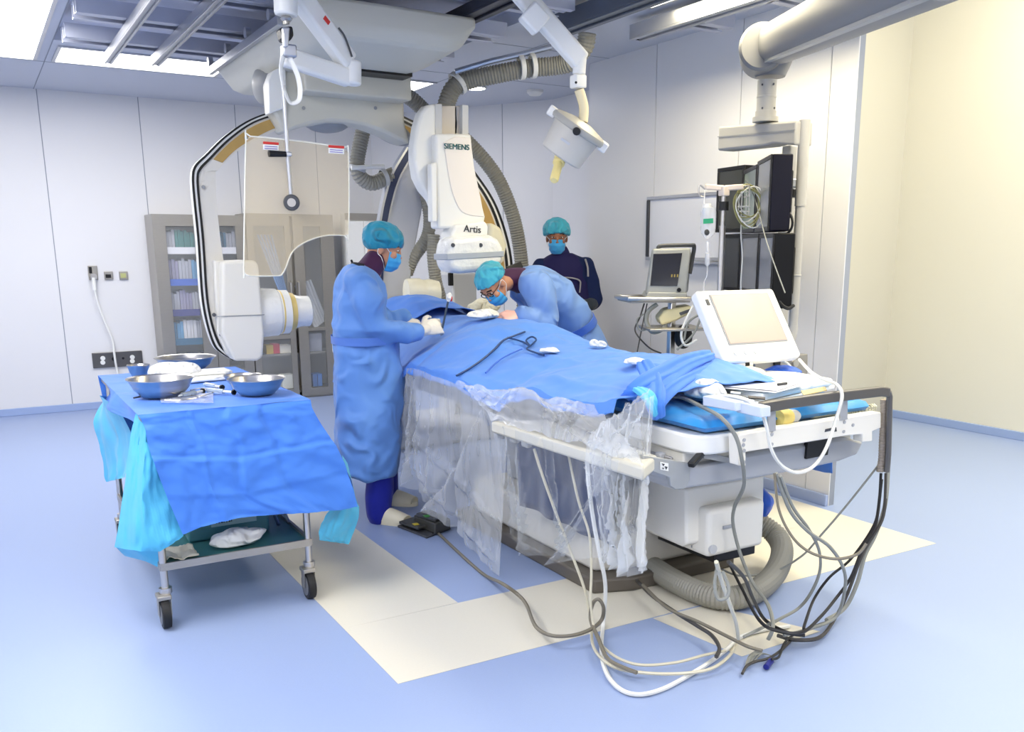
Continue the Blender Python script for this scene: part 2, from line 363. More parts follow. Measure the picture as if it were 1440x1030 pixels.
def mid(a, c, f): return [(lerp(p[0], q[0], f), lerp(p[1], q[1], f)) for p, q in zip(a, c)]
for f0, f1 in ((-.12, .26), (.66, 1.06)):
    arc(mid(A0, A1, f0), mid(A0, A1, f1), YC-.008, .01, 'track_seam', black_p)
sl = slice(9, 21)
arc(mid(A1, A2, .16)[sl], mid(A1, A2, .84)[sl], YC-.006, .012, 'inner_lining', ochre)
for px, py in ((286, 263), (346, 194)): MB().cyl(P(px, py, Y=YC-.016), P(px, py, Y=YC+.005), .011, n=10).build('screw', mid_grey, t)
# x-ray tube housing on the left limb
b = MB(); ppY(b, [(313, 368), (358, 366), (364, 372), (372, 470), (370, 503), (362, 508), (330, 508), (312, 470)], YC-.14, .36); b.build('tube_housing', cream, t, bevel=.035, seg=4, smooth=60)
b = MB(); ppY(b, [(300, 366), (316, 366), (320, 440), (330, 506), (318, 497), (306, 470)], YC-.05, .32); b.build('tube_bracket', cream, t, bevel=.012)
for px, py in ((301, 443), (314, 443), (311, 471)): MB().cyl(P(px, py, Y=YC-.06), P(px, py, Y=YC-.04), .012, n=10).build('bolt', dk_grey, t)
b = MB(); b.bb(*[P(306, 443, Y=YC-.147).x, P(372, 443, Y=YC-.147).x], YC-.146, YC-.14, P(340, 444, Y=YC-.14).z-.002, P(340, 444, Y=YC-.14).z+.002); b.build('cover_seam', mid_grey, t, smooth=0)
# collimator: stacked rounded rings pointing to the right
tc0 = P(368, 440, Y=YC+.05)
bag = mat('protective_bag_white', (242, 242, 238), .25, bump=.5, bscale=18, spec=.5)
b = MB(); b.lathe([(.15, -.04), (.155, .0), (.15, .09), (.14, .10), (.14, .16)], tc0, (1, 0, 0), n=32); b.build('collimator', bag, t)
b = MB(); b.lathe([(.135, .10), (.142, .11), (.12, .19), (.118, .20)], tc0, (1, 0, 0), n=32); b.build('collimator_band', mat('pale_yellow_band', (232, 206, 130), .4), t)
b = MB(); b.lathe([(.118, .17), (.112, .20), (.10, .24), (.098, .30), (.07, .315)], tc0, (1, 0, 0), n=32); b.build('collimator_nose', bag, t)
# flat detector of the lateral plane on the right limb
b = MB(); ppY(b, [(690, 312), (706, 320), (714, 345), (710, 368), (700, 378), (688, 380)], YC-.10, .2); b.build('lateral_detector', mat('cream_detector_cover', (243, 236, 205), .4), t, bevel=.03, seg=3, smooth=60)
# ------------------------------------------------------------------ grey flexible hoses
def hose(name, pts, r, label, m=hose_m, pitch=.02, k=14, parent=None, depth=.12):
    path = smoothpath(pts, 24); L = 0; cum = [0]
    for a, c in zip(path, path[1:]): L += (c-a).length; cum.append(L)
    n = max(8, int(L/pitch)*2); out = []; j = 0
    for i in range(n+1):
        s = L*i/n
        while j < len(cum)-2 and cum[j+1] < s: j += 1
        f = (s-cum[j])/max(cum[j+1]-cum[j], 1e-6); out.append(path[j].lerp(path[j+1], f))
    b = MB(); b.tube(out, [r*(1 if i % 2 else 1-depth) for i in range(n+1)], n=k)
    if parent: return b.build(name, m, parent, smooth=0)
    return one(b, name, m, label, 'hose', smooth=0)
G = 'grey corrugated hoses round the C-arms'
h = hose('corrugated_hose', [P(826, 46, Y=5.22), P(822, 66, Y=5.25), P(806, 85, Y=5.32), P(785, 92, Y=5.4), P(745, 96, Y=5.5), P(700, 104, Y=5.6), P(660, 113, Y=5.7), P(640, 122, Y=5.74), P(630, 140, Y=5.76), P(624, 165, Y=5.78)], .062, 'thick grey hose slung under the ceiling from the lamp arm to the detector'); h['group'] = G
t = thing('hose_bracket', 'grey metal bar with ring clamps holding the slung ceiling hose', 'bracket', P(720, 80, Y=5.5)); b = MB()
b.tube([P(640, 101, Y=5.68), P(690, 86, Y=5.58), P(735, 76, Y=5.5), P(775, 66, Y=5.42)], .018, n=8); b.build('bar', alu, t)
for px, py, Y in ((644, 117, 5.74), (733, 95, 5.52), (749, 93, 5.48)):
    c = P(px, py, Y=Y); b = MB(); ax = V((.93, -.25, .12)).normalized() if px > 700 else V((.75, -.1, .6)).normalized()
    b.lathe([(.064, -.015), (.078, -.015), (.078, .015), (.064, .015), (.064, -.015)], c, ax, n=24, cap=False); b.build('ring_clamp', white_p, t)
h = hose('corrugated_hose', [P(520, 150, Y=6.45), P(512, 178, Y=6.45), P(506, 205, Y=6.45), P(502, 232, Y=6.45), P(507, 249, Y=6.45), P(522, 258, Y=6.45), P(540, 252, Y=6.45), P(556, 246, Y=6.5), P(566, 262, Y=6.62)], .055, 'grey hose dropping behind the carriage and curling to the gantry'); h['group'] = G
t = thing('hose_strap', 'slim white bar with two ring clamps on the curling hose', 'bracket', P(520, 238, Y=6.38)); b = MB(); b.tube([P(494, 236, Y=6.38), P(540, 234, Y=6.38)], .016, n=8); b.build('bar', white_p, t)
for px, py, ax in ((501, 238, (.3, 0, 1)), (540, 250, (1, 0, .3))):
    MB().lathe([(.056, -.014), (.068, -.014), (.068, .014), (.056, .014), (.056, -.014)], P(px, py, Y=6.45), ax, n=24, cap=False).build('ring_clamp', grey_p, t)
h = hose('corrugated_hose', [P(560, 128, Y=6.5), P(580, 140, Y=6.5), P(600, 158, Y=6.5), P(640, 185, Y=6.42), P(672, 215, Y=6.36), P(700, 252, Y=6.32), P(720, 300, Y=6.3), P(731, 350, Y=6.3), P(736, 410, Y=6.3), P(735, 450, Y=6.3)], .058, 'long grey hose arching down outside the right limb of the arc'); h['group'] = G
# ------------------------------------------------------------------ floor standing C-arm with the overhead detector
t = thing('floor_c_arm', 'x-ray C-arm with tall white overhead detector column lettered in teal', 'x-ray C-arm', (2.9, 6.7, 0))
lg = mat('gantry_grey', (196, 198, 204), .4)
gface = [(581, 206), (558, 244), (547, 279), (541, 307), (537, 340), (535, 400), (536, 470), (575, 470), (577, 400), (580, 370), (593, 300), (598, 270), (606, 236), (606, 206)]
b = MB(); ppY(b, gface, 6.44, .14); b.build('gantry_arc', lg, t, bevel=.012)
b = MB(); e = [(581, 203), (557, 243), (545.5, 278), (539.5, 307), (535, 340), (533, 400)]
b.strip(smoothpath(pxs([(x-3, y-1) for x, y in e], Y=6.42), 5), smoothpath(pxs([(x+6, y+3) for x, y in e], Y=6.42), 5), (0, .05, 0)); b.build('gantry_track', mat('slate_blue_track', (62, 70, 98), .35, .4), t, smooth=50)
b = MB(); b.strip(smoothpath(pxs([(x-5, y-2) for x, y in e], Y=6.415), 5), smoothpath(pxs([(x-2, y-1) for x, y in e], Y=6.415), 5), (0, .06, 0)); b.build('track_rim', alu, t, smooth=50)
b = MB(); b.strip(smoothpath(pxs([(x+6, y+3) for x, y in e], Y=6.415), 5), smoothpath(pxs([(x+8, y+4) for x, y in e], Y=6.415), 5), (0, .06, 0)); b.build('track_rim', alu, t, smooth=50)
b = MB(); q0, q1 = P(532, 470, Y=6.6), P(572, 470, Y=6.6); b.bb(q0.x, q1.x, 6.45, 6.95, .1, 1.1); b.build('stand', lg, t, bevel=.03, seg=3)
b = MB(); b.bb(q0.x-.1, 4.0, 6.5, 7.3, 0, .16); b.build('stand_foot', lg, t, bevel=.03, seg=3)
b = MB(); b.bb(P(630, 430, Y=7).x, P(664, 430, Y=7).x, 6.9, 7.25, .1, P(640, 384, Y=6.9).z); b.build('stand_pillar', grey_p, t, bevel=.02)
b = MB(); b.bb(P(632, 430, Y=6.88).x, P(638, 430, Y=6.88).x, 6.87, 6.9, P(635, 402, Y=6.88).z, P(635, 384, Y=6.88).z); b.build('dark_slot', black_p, t, bevel=.004)
hose('flex_hose', [P(596, 262, Y=6.40), P(604, 305, Y=6.40), P(600, 335, Y=6.42), P(582, 362, Y=6.46), P(572, 385, Y=6.5)], .05, '', parent=t)
hose('flex_hose', [P(610, 330, Y=6.3), P(609, 360, Y=6.3), P(613, 395, Y=6.3), P(621, 425, Y=6.3), P(624, 450, Y=6.3)], .048, '', parent=t)
b = MB(); q = P(594, 412, Y=6.15)
b.lathe([(.10, -.12), (.105, -.10), (.105, -.02), (.095, 0), (.095, .03), (.1, .05), (.085, .12), (.05, .13)], q, (1, -.15, 0), n=28); b.build('tube_cover', mat('cream_bag', (238, 232, 208), .35, bump=.3, bscale=16), t)
# the column
YS = 5.30
b = MB(); ppY(b, [(614, 145), (600, 148), (592, 158), (586, 178), (582, 205), (582, 225), (586, 250), (595, 268), (606, 281), (614, 300)], YS+.06, .10); b.build('side_shell', white_p, t, bevel=.02, seg=3)
for pq in ([(612, 146), (622, 146), (622, 200), (612, 200)], [(650, 147), (659, 148), (659, 200), (650, 200)]):
    b = MB(); ppY(b, pq, YS+.06, .10); b.build('column_rail', grey_p, t, smooth=0, bevel=.004)
b = MB(); ppY(b, [(621, 149), (651, 149), (651, 200), (621, 200)], YS+.10, .10); b.build('column_core', mat('beige_core', (208, 200, 190), .45), t, smooth=0, bevel=.004)
for xa in (640, 646):
    b = MB(); ppY(b, [(xa, 150), (xa+3, 150), (xa+3, 190), (xa, 190)], YS+.10, .03); b.build('rail_groove', grey_p, t, smooth=0)
b = MB(); ppY(b, [(612, 188), (663, 188), (667, 236), (675, 275), (683, 305), (680, 320), (616, 322)], YS, .12); b.build('column_cover', white_p, t, bevel=.018, seg=3)
pa = smoothpath(pxs([(624, 200), (629, 235), (636, 270), (647, 295), (662, 303), (681, 305)], Y=YS-.006), 5)
b = MB(); b.prism(pa+pxs([(676, 278), (667, 236), (662, 194), (640, 192)], Y=YS-.006), (0, .02, 0)); b.build('front_panel', mat('warm_white_panel', (243, 236, 228), .38), t, bevel=.004)
b = MB(); ppY(b, [(606, 230), (615, 228), (615, 312), (607, 312)], YS-.02, .06); b.build('grip_strip', white_p, t, bevel=.01, seg=3)
text('SIEMENS', 'lettering', teal_ink, t, P(624.5, 209, Y=YS-.009), (1, 0, 0), (0, 0, 1), .047, .003)
b = MB(); ppY(b, [(640, 316), (682, 310), (688, 318), (686, 338), (636, 342), (634, 330)], YS-.05, .16); b.build('head_neck', white_p, t, bevel=.02, seg=3)
b = MB(); hd = [(640, 333), (690, 330), (702, 336), (709, 348), (709, 366), (703, 377), (690, 382), (650, 385), (636, 382), (630, 375), (629, 356), (631, 344), (634, 337)]
ppY(b, hd, YS-.12, .20); b.build('detector_head', bag, t, bevel=.05, seg=4, smooth=60)
b = MB(); ppY(b, [(629, 357), (709, 353), (709, 361), (629, 366)], YS-.125, .20); b.build('grey_band', mat('grey_band', (178, 184, 192), .4), t, bevel=.004)
for px in (637, 676): MB().cyl(P(px, 345, Y=YS-.124), P(px, 345, Y=YS-.1), .013, n=12).build('button', dk_grey, t)
text('Artis', 'lettering', dark_ink, t, P(652, 326, Y=YS-.053), (1, 0, -.06), (.06, 0, 1), .062, .002)
text('zee', 'lettering', dark_ink, t, P(676, 333, Y=YS-.056), (1, 0, -.06), (.06, 0, 1), .022, .002)
# ------------------------------------------------------------------ ceiling suspended lead-glass shield
glass = bpy.data.materials.new('lead_acrylic'); glass.use_nodes = True
nt = glass.node_tree; nd = nt.nodes; out = nd['Material Output']; pb = nd['Principled BSDF']; pb.inputs['Base Color'].default_value = (*lin((238, 226, 202)), 1); pb.inputs['Roughness'].default_value = .12
tr = nd.new('ShaderNodeBsdfTransparent'); tr.inputs[0].default_value = (*lin((250, 247, 240)), 1); mx = nd.new('ShaderNodeMixShader'); mx.inputs[0].default_value = .24
nt.links.new(tr.outputs[0], mx.inputs[1]); nt.links.new(pb.outputs[0], mx.inputs[2]); nt.links.new(mx.outputs[0], out.inputs[0])
YG = 4.45; label_blue = mat('label_print_blue', (120, 110, 190), .5)
t = thing('lead_glass_shield', 'clear lead-glass shield with curved cut-out hanging from a white jointed ceiling arm', 'radiation shield', P(402, 0, Y=YG))
edge = [(346, 198), (352, 192), (430, 200), (482, 208), (490, 215), (490, 330), (484, 331), (462, 331), (440, 336), (420, 346), (409, 358), (402, 376), (397, 385), (390, 388), (352, 388), (345, 384), (343, 376)]
b = MB(); ppY(b, edge, YG, .010); b.build('pane', glass, t, smooth=0)
b = MB(); ep = pxs(edge, Y=YG+.005); b.tube(smoothpath(ep, 3, True), .0038, n=6, closed=True); b.build('pane_edge', mat('acrylic_edge', (235, 236, 228), .2, spec=.7), t)
for px, py in ((370, 199), (462, 204)):
    o = pxs([(px, py), (px+22, py+1.5), (px+22, py+5), (px, py+3.5)], Y=YG-.003); b = MB(); b.prism(o, (0, .002, 0)); b.build('warning_label', red_p, t, smooth=0)
    b = MB(); ppY(b, [(px, py+4), (px+22, py+5.5), (px+22, py+13), (px, py+11.5)], YG-.0025, .002); b.build('warning_label', white_p, t, smooth=0)
    for r_ in range(2): 
        b = MB(); ppY(b, [(px+2, py+6+r_*3), (px+20, py+7.2+r_*3), (px+20, py+8.2+r_*3), (px+2, py+7+r_*3)], YG-.0042, .001)
        b.build('label_print', label_blue, t, smooth=0)
b = MB(); b.tube(pxs([(398, 120), (402, 175), (405, 225), (410, 284)], Y=YG-.03), .010, n=10); b.build('rod', alu, t)
b = MB(); b.cyl(P(410, 285, Y=YG-.05), P(410, 285, Y=YG+.03), .038, n=24); b.build('pivot_disc', dk_grey, t, bevel=.006); MB().cyl(P(410, 285, Y=YG-.056), P(410, 285, Y=YG-.05), .02, n=20).build('pivot_screw', steel, t)
b = MB(); b.tube([P(378, 216, Y=YG-.04), P(402, 217, Y=YG-.035)], [.016, .013], n=10); b.build('grip', black_p, t); MB().box(P(405, 217, Y=YG-.03), (.03, .03, .02)).build('grip_clamp', alu, t, bevel=.004)
b = MB(); lp = smoothpath(pxs([(403, 62), (400, 75), (395, 95), (398, 118), (402, 133), (409, 145), (420, 141), (422, 126), (418, 105), (408, 82), (405, 62)], Y=YG-.03), 5); b.tube(lp, .014, n=8, flat=.45); b.build('loop_yoke', white_p, t)
b = MB(); b.cyl(P(402, 23, Y=YG-.03), P(403, 34, Y=YG-.03), .014, n=12); b.lathe([(.02, 0), (.028, .01), (.02, .02)], P(403, 30, Y=YG-.03)); b.build('swivel', steel, t)
b = MB(); ppY(b, [(394, 38), (412, 36), (414, 50), (408, 58), (398, 56)], YG-.07, .08); b.build('swivel_joint', black_p, t, bevel=.01); b = MB(); ppY(b, [(397, 38), (408, 38), (406, 66), (400, 66)], YG-.085, .03); b.build('yoke_plate', alu, t, bevel=.006)
b = MB(); b.box(P(406, 72, Y=YG-.03), (.065, .05, .055)); b.build('clamp_block', alu, t, bevel=.008)
# spring arm: upper post, knuckle, lower link
Q = YG-.25
b = MB(); b.cyl(P(401, -40, Y=YG-.03), P(402, 22, Y=YG-.03), .055, .052, n=24); b.build('arm_post', white_p, t, bevel=.01)
def bar(b, a, c, w, h):
    a, c = V(a), V(c); d = (c-a).normalized(); s = d.cross(V((0, 0, 1))).normalized(); u = s.cross(d)
    b.hexa([a-s*w/2-u*h/2, a+s*w/2-u*h/2, a+s*w/2+u*h/2, a-s*w/2+u*h/2, c-s*w/2-u*h/2, c+s*w/2-u*h/2, c+s*w/2+u*h/2, c-s*w/2+u*h/2]); return b
b = MB(); bar(b, P(414, -14, Y=YG+.05), P(490, 88, Y=4.6), .08, .10); b.build('upper_arm', white_p, t, bevel=.018, seg=3)
b = MB(); b.cyl(P(495, 85, Y=4.6), P(495, 120, Y=4.6), .046, n=24); b.build('knuckle', white_p, t, bevel=.012)
b = MB(); bar(b, P(492, 110, Y=4.6), P(396, 78, Y=YG+.12), .07, .09); b.build('lower_arm', white_p, t, bevel=.018, seg=3)
b = MB(); b.tube(smoothpath(pxs([(476, 39), (484, 50), (491, 68), (495, 80)], Y=4.54), 4), .005, n=6); b.build('cable', dk_grey, t)
b = MB(); bar(b, P(456, 24, Y=4.46), P(463, 33, Y=4.47), .004, .02); b.build('red_label', red_p, t, smooth=0)
# ------------------------------------------------------------------ operating lamp
YL = 3.9
t = thing('surgical_lamp', 'round white surgical lamp tilted on a slanted white ceiling arm', 'surgical lamp', P(735, -10, Y=YL))
b = MB(); bar(b, P(725, -18, Y=YL+.1), P(818, 88, Y=YL), .07, .095); b.build('spring_arm', white_p, t, bevel=.016, seg=3)
b = MB(); bar(b, P(740, 14, Y=YL+.02), P(762, 38, Y=YL), .075, .105); b.build('arm_sleeve', white_p, t, bevel=.01)
b = MB(); b.cyl(P(816, 78, Y=YL), P(814, 106, Y=YL), .032, n=20); b.build('arm_knuckle', white_p, t, bevel=.008)
b = MB(); b.box(P(813, 115, Y=YL), (.065, .06, .062)); b.build('swivel_block', white_p, t, bevel=.008); MB().cyl(P(810, 116, Y=YL-.034), P(810, 116, Y=YL-.028), .006).build('swivel_screw', black_p, t)
b = MB(); b.tube(smoothpath(pxs([(814, 126), (818, 138), (821, 152), (820, 172)], Y=YL), 5), .024, n=14); b.build('curved_stem', mat('ivory_plastic', (238, 226, 190), .4), t)
dl = (P(815, 178, Y=YL)-V((0, 0, HC))).dot(_fwd); ax = P(790, 222, d=dl)-P(815, 182, d=dl); rl = ray(800, 195).normalized(); ax = (ax-rl*ax.dot(rl)+rl*.05*ax.length).normalized(); c0 = P(815, 178, Y=YL)
b = MB(); b.lathe([(.122, .02), (.124, .03), (.110, .165), (.10, .172), (.0, .175)], c0, ax, n=40); b.build('lamp_housing', mat('lamp_warm_grey', (206, 202, 192), .4), t)
b = MB(); b.lathe([(.05, -.03), (.13, -.012), (.145, -.004), (.15, .010), (.145, .026), (.12, .03)], c0, ax, n=40); b.build('lamp_ring', mat('lamp_ring_grey', (176, 174, 166), .42), t)
s1 = ax.cross(rl).normalized()
for s in (-1, 1): MB().box(c0+s1*.15*s+ax*.015, (.045, .06, .05), M=Matrix((s1, ax.cross(s1), ax)).transposed()).build('ring_handle', white_p, t, bevel=.008)
fr = s1.cross(ax); fr = -fr if fr.dot(rl) < 0 else fr; kp = c0+ax*.02-fr*.146; b = MB(); b.lathe([(.0, -.022), (.018, -.02), (.02, 0)], kp, fr); b.build('knob', black_p, t)
b = MB(); e0 = c0+ax*.172; b.lathe([(.03, 0), (.03, .02), (.022, .025), (.03, .03), (.03, .05), (.022, .055), (.022, .17), (.016, .18)], e0, (P(775, 268, d=dl-.08)-e0), n=20); b.build('sterile_handle', mat('yellow_handle', (240, 222, 150), .4), t)
b = MB(); b.box(c0+ax*.09-fr*.119-s1*.02, (.05, .012, .004), M=Matrix((s1, ax, fr)).transposed()); b.build('faint_print', grey_p, t, smooth=0)
b = MB(); b.cyl(P(722, -20, Y=YL+.1), P(722, -20, Y=YL+.1)+V((0, 0, .25)), .045); b.build('ceiling_post', white_p, t)
# ------------------------------------------------------------------ stainless wall cabinets and their contents
pane_m = bpy.data.materials.new('cabinet_glass'); pane_m.use_nodes = True
nt = pane_m.node_tree; nd = nt.nodes; pb = nd['Principled BSDF']; pb.inputs['Base Color'].default_value = (.8, .84, .86, 1); pb.inputs['Roughness'].default_value = .06
tr = nd.new('ShaderNodeBsdfTransparent'); mx = nd.new('ShaderNodeMixShader'); mx.inputs[0].default_value = .10
nt.links.new(tr.outputs[0], mx.inputs[1]); nt.links.new(pb.outputs[0], mx.inputs[2]); nt.links.new(mx.outputs[0], nd['Material Output'].inputs[0])
YF = 9.45
def Xp(px, py=310): return P(px, py, Y=YF).x
def Zp(px, py): return P(px, py, Y=YF).z
def door(t, x0, x1, z0, z1, wins, name='door', m=steel_b):
    "steel framed door with window openings (x0,x1,z0,z1)"
    b = MB(); y0, y1 = YF-.02, YF
    xs0, xs1 = min(w[0] for w in wins), max(w[1] for w in wins)
    b.bb(x0, xs0, y0, y1, z0, z1); b.bb(xs1, x1, y0, y1, z0, z1)
    ws = sorted(wins, key=lambda w: w[2]); zc = z0
    for w in ws: b.bb(xs0, xs1, y0, y1, zc, w[2]); zc = w[3]
    b.bb(xs0, xs1, y0, y1, zc, z1)
    o = b.build(name, m, t, smooth=0)
    for w in wins: MB().bb(w[0], w[1], YF-.012, YF-.008, w[2], w[3]).build('window_pane', pane_m, o, smooth=0)
    return o
def carcass(t, x0, x1, z0, z1, shelves, m=steel_b, inner=None):
    b = MB(); y0, y1, w = YF+.003, 9.845, .02
    b.bb(x0, x0+w, y0, y1, z0, z1); b.bb(x1-w, x1, y0, y1, z0, z1); b.bb(x0+w, x1-w, y0, y1, z0, z0+w); b.bb(x0+w, x1-w, y0, y1, z1-w, z1); b.bb(x0+w, x1-w, y1-w, y1, z0+w, z1-w)
    b.build('carcass', m, t, smooth=0)
    for z in shelves: MB().bb(x0+w, x1-w, y0+.02, y1-w, z-.022, z).build('shelf', steel_b, t, smooth=0)
z0 = 0.0; z1 = Zp(213, 301)
xa, xb = Xp(213), Xp(343)
sh = [Zp(236, 353), Zp(240, 398), Zp(245, 441), Zp(249, 482), .35]
t = thing('supply_cabinet', 'stainless wall cabinet left of the arc limb, glazed doors showing packed shelves', 'cabinet', ((xa+xb)/2, 9.6, 0))
carcass(t, xa, xb, z0, z1, sh)
xm = Xp(291)
W1 = (Xp(231), Xp(271), .30, Zp(235, 318)); W2 = (Xp(307), Xp(329), .30, Zp(310, 318))
for x0_, x1_, w in ((xa, xm-.002, W1), (xm+.002, xb, W2)): door(t, x0_, x1_, .02, z1, [w])
pal = {'grey': (176, 178, 190), 'white': (222, 222, 228), 'green': (40, 122, 120), 'blue': (40, 92, 190), 'navy': (38, 40, 120), 'mauve': (150, 146, 176), 'sky': (96, 160, 205), 'teal': (24, 96, 130)}
pm = {k: mat('carton_'+k, v, .5) for k, v in pal.items()}
def pack_row(x0, x1, z, h, kinds, n, where, y=YF+.06, dpt=.22):
    w = (x1-x0)/n
    for i in range(n):
        k = kinds[i*len(kinds)//n]; hh = h*(1-.18*random.random()); ww = w*.9
        o = MB().bb(x0+i*w, x0+i*w+ww, y+.02*random.random(), y+dpt, z+.001, z+.001+hh).build('supply_box', pm[k], smooth=0)
        nm = {'grey': 'grey', 'white': 'white', 'green': 'dark green', 'blue': 'bright blue', 'navy': 'navy', 'mauve': 'mauve grey', 'sky': 'sky blue', 'teal': 'teal'}[k]
        tag(o, f'thin {nm} supply box {where}', 'box', f'{nm} boxes {where}')
wx0, wx1 = W1[0]-.02, W1[1]+.06
pack_row(wx0, wx1, sh[0], .20, ['grey', 'green', 'green'], 12, 'on the top shelf of the left cabinet')
pack_row(wx0, wx1, sh[1], .23, ['mauve', 'grey', 'sky'], 11, 'on the second shelf of the left cabinet')
pack_row(wx0, wx1, sh[2], .22, ['grey', 'mauve', 'grey'], 12, 'on the third shelf of the left cabinet')
pack_row(wx0, wx1, sh[3], .21, ['sky', 'white', 'grey'], 11, 'on the fourth shelf of the left cabinet')
pack_row(wx0, wx1, sh[4], .18, ['teal', 'navy'], 8, 'on the bottom visible shelf of the left cabinet')
sx0, sx1 = W2[0]-.04, W2[1]+.04
pack_row(sx0, sx1, sh[0]+.001, .20, ['teal', 'grey'], 8, 'on the top shelf inside the left cabinet at right')
pack_row(sx0, sx1, sh[1], .2, ['navy'], 6, 'on the second shelf inside the left cabinet at right')
for z, k in ((sh[1], 'blue'), (sh[2], 'navy'), (sh[3], 'teal'), (sh[0], 'white')):
    for x0_, x1_, wv in ((wx0, wx1, 'left'), (sx0, sx1, 'right')):
        MB().bb(x0_, x1_, YF+.008, YF+.021, z-.03, z+.035).build('shelf_strip', pm[k], t, smooth=0)
# second cabinet, seen partly through the shield
xa2, xb2 = Xp(344.5), Xp(468, 330)
t = thing('supply_cabinet', 'stainless cabinet behind the shield with long catheter packs hanging behind its doors', 'cabinet', ((xa2+xb2)/2, 9.6, 0))
s2 = [Zp(445, 461), Zp(447, 495), .08]
z2 = Zp(350, 300)
carcass(t, xa2, xb2, z0, z2, s2)
Zx = lambda px, py: (P(px, py, Y=YF).x, P(px, py, Y=YF).z)
xl0, xl1 = Xp(360, 394), Zx(403, 394)[0]
xr0, xr1 = Zx(429, 394)[0], Zx(453, 394)[0]
dl_ = door(t, xa2, Zx(411, 394)[0], .02, z2, [(xl0, xl1, .10, s2[0]-.10), (xl0, xl1, s2[0]-.06, z2-.12)])
dr_ = door(t, Zx(415, 394)[0], xb2, .02, z2, [(xr0, xr1, .10, s2[0]-.03), (xr0, xr1, s2[0], z2-.12)])
for px in (408, 419):
    b = MB(); q = Zx(px, 410); b.tube([(q[0], YF-.02, q[1]-.10), (q[0], YF-.06, q[1]-.09), (q[0], YF-.06, q[1]+.09), (q[0], YF-.02, q[1]+.10)], .010, n=8); b.build('door_handle', steel, dl_ if px == 408 else dr_)
cath = mat('catheter_pouch', (226, 230, 238), .3); cath2 = mat('catheter_pouch_blue', (120, 160, 215), .3)
for i in range(6):
    a, c = Zx(420+i*4.4, 402-i*1.5), Zx(448+i*3.4, 462-i*2)
    o = MB().tube([(a[0], YF+.10+i*.012, a[1]), (c[0], YF+.10+i*.012, c[1])], .016, n=8).build('catheter_pack', cath); tag(o, 'long white catheter pack slanting behind the right door of the middle cabinet', 'catheter pack', 'white catheter packs slanting in the middle cabinet')
for i in range(5):
    a, c = Zx(366+i*5.2, 330), Zx(398+i*2.6, 412)
    o = MB().tube([(a[0], YF+.10+i*.012, a[1]), (c[0], YF+.10+i*.012, c[1])], .011, n=8).build('catheter_pack', cath2); tag(o, 'thin blue catheter pack slanting behind the left door of the middle cabinet', 'catheter pack', 'blue catheter packs slanting in the middle cabinet')
def carton(px0, px1, py0, py1, rgb, label, name='carton', dz=.14, y=YF+.05, z=None):
    a, c = P(px0, py1, Y=y), P(px1, py0, Y=y)
    zz = a.z if z is None else z
    o = MB().bb(a.x, c.x, y, y+dz, zz, zz+(c.z-a.z)).build(name, mat(name+'_m', rgb, .5), bevel=.003)
    return tag(o, label, 'box')
zs = s2[1]+.001
carton(375, 384, 484, 497, (200, 170, 70), 'small ochre carton on the lower shelf of the middle cabinet', z=zs); carton(385, 393, 483, 497, (200, 60, 80), 'small red carton between ochre and white ones in the middle cabinet', z=zs)
carton(394, 409, 485, 497, (235, 232, 220), 'small white carton right of the red one in the middle cabinet', z=zs)
carton(397, 412, 513, 534, (228, 230, 222), 'white carton with green print on the middle cabinet floor', z=.101)
carton(434, 452, 467, 493, (150, 154, 170), 'grey stack tray behind the right lower window of the middle cabinet', 'tray_stack', z=zs)
for px in (440, 447): carton(px, px+5, 512, 530, (60, 120, 200), 'blue bottle pack, %s of two low in the middle cabinet' % ('left' if px == 440 else 'right'), 'bottle_pack', z=.101)
# third cabinet and the equipment cabinet
t = thing('equipment_cabinet', 'white equipment cabinet with steel top strip and black slot handle behind the gantry', 'cabinet', (P(560, 500, Y=9.5).x, 9.6, 0))
x3, x4 = P(487, 330, Y=9.45).x, 3.98; zt3 = P(500, 300, Y=9.45).z
MB().bb(x3, x4, 9.47, 9.62, 0, zt3).build('carcass', white_p, t, smooth=0, bevel=.004)
MB().bb(x3, x4, 9.455, 9.47, zt3-.07, zt3).build('top_strip', steel_b, t, smooth=0)
xs_ = [x3, P(515, 400, Y=9.45).x, P(592, 400, Y=9.45).x, P(616, 400, Y=9.45).x, x4]
for i in range(4):
    d_ = MB().bb(xs_[i]+.004, xs_[i+1]-.004, 9.45, 9.47, .06, zt3-.08).build('door', [white_p, white_p, steel_b, white_p][i], t, smooth=0, bevel=.003)
    if i == 2: q = P(601, 386, Y=9.44); MB().bb(q.x-.02, q.x+.02, 9.445, 9.452, q.z-.09, q.z+.09).build('handle_slot', black_p, d_, smooth=0)
# ------------------------------------------------------------------ outlets on the back wall
YW = 9.868
def plate(name, label, cat, x0, x1, y0, y1, m, th=.02):
    a, c = P(x0, y1, Y=YW), P(x1, y0, Y=YW); t = thing(name, label, cat, ((a.x+c.x)/2, YW, (a.z+c.z)/2)); MB().bb(a.x, c.x, YW-th, YW-.001, a.z, c.z).build('plate', m, t, bevel=.004); return t
dkst = mat('dark_steel', (110, 108, 106), .35, .8)
t = plate('gas_outlet', 'small steel gas outlet with a plugged white line on the left back wall', 'wall outlet', 125, 136, 374, 394, steel_b)
q = P(131, 389, Y=YW-.03); MB().cyl(q, q-V((0, .05, 0)), .03, n=18).build('socket', steel, t); MB().bb(q.x-.03, q.x-.005, YW-.03, YW-.02, q.z+.03, q.z+.09).build('dial', black_p, t)
q = P(132, 398, Y=YW-.07); MB().cyl(q+V((0, 0, .05)), q-V((0, 0, .07)), .018, n=12).build('plug', white_p, t)
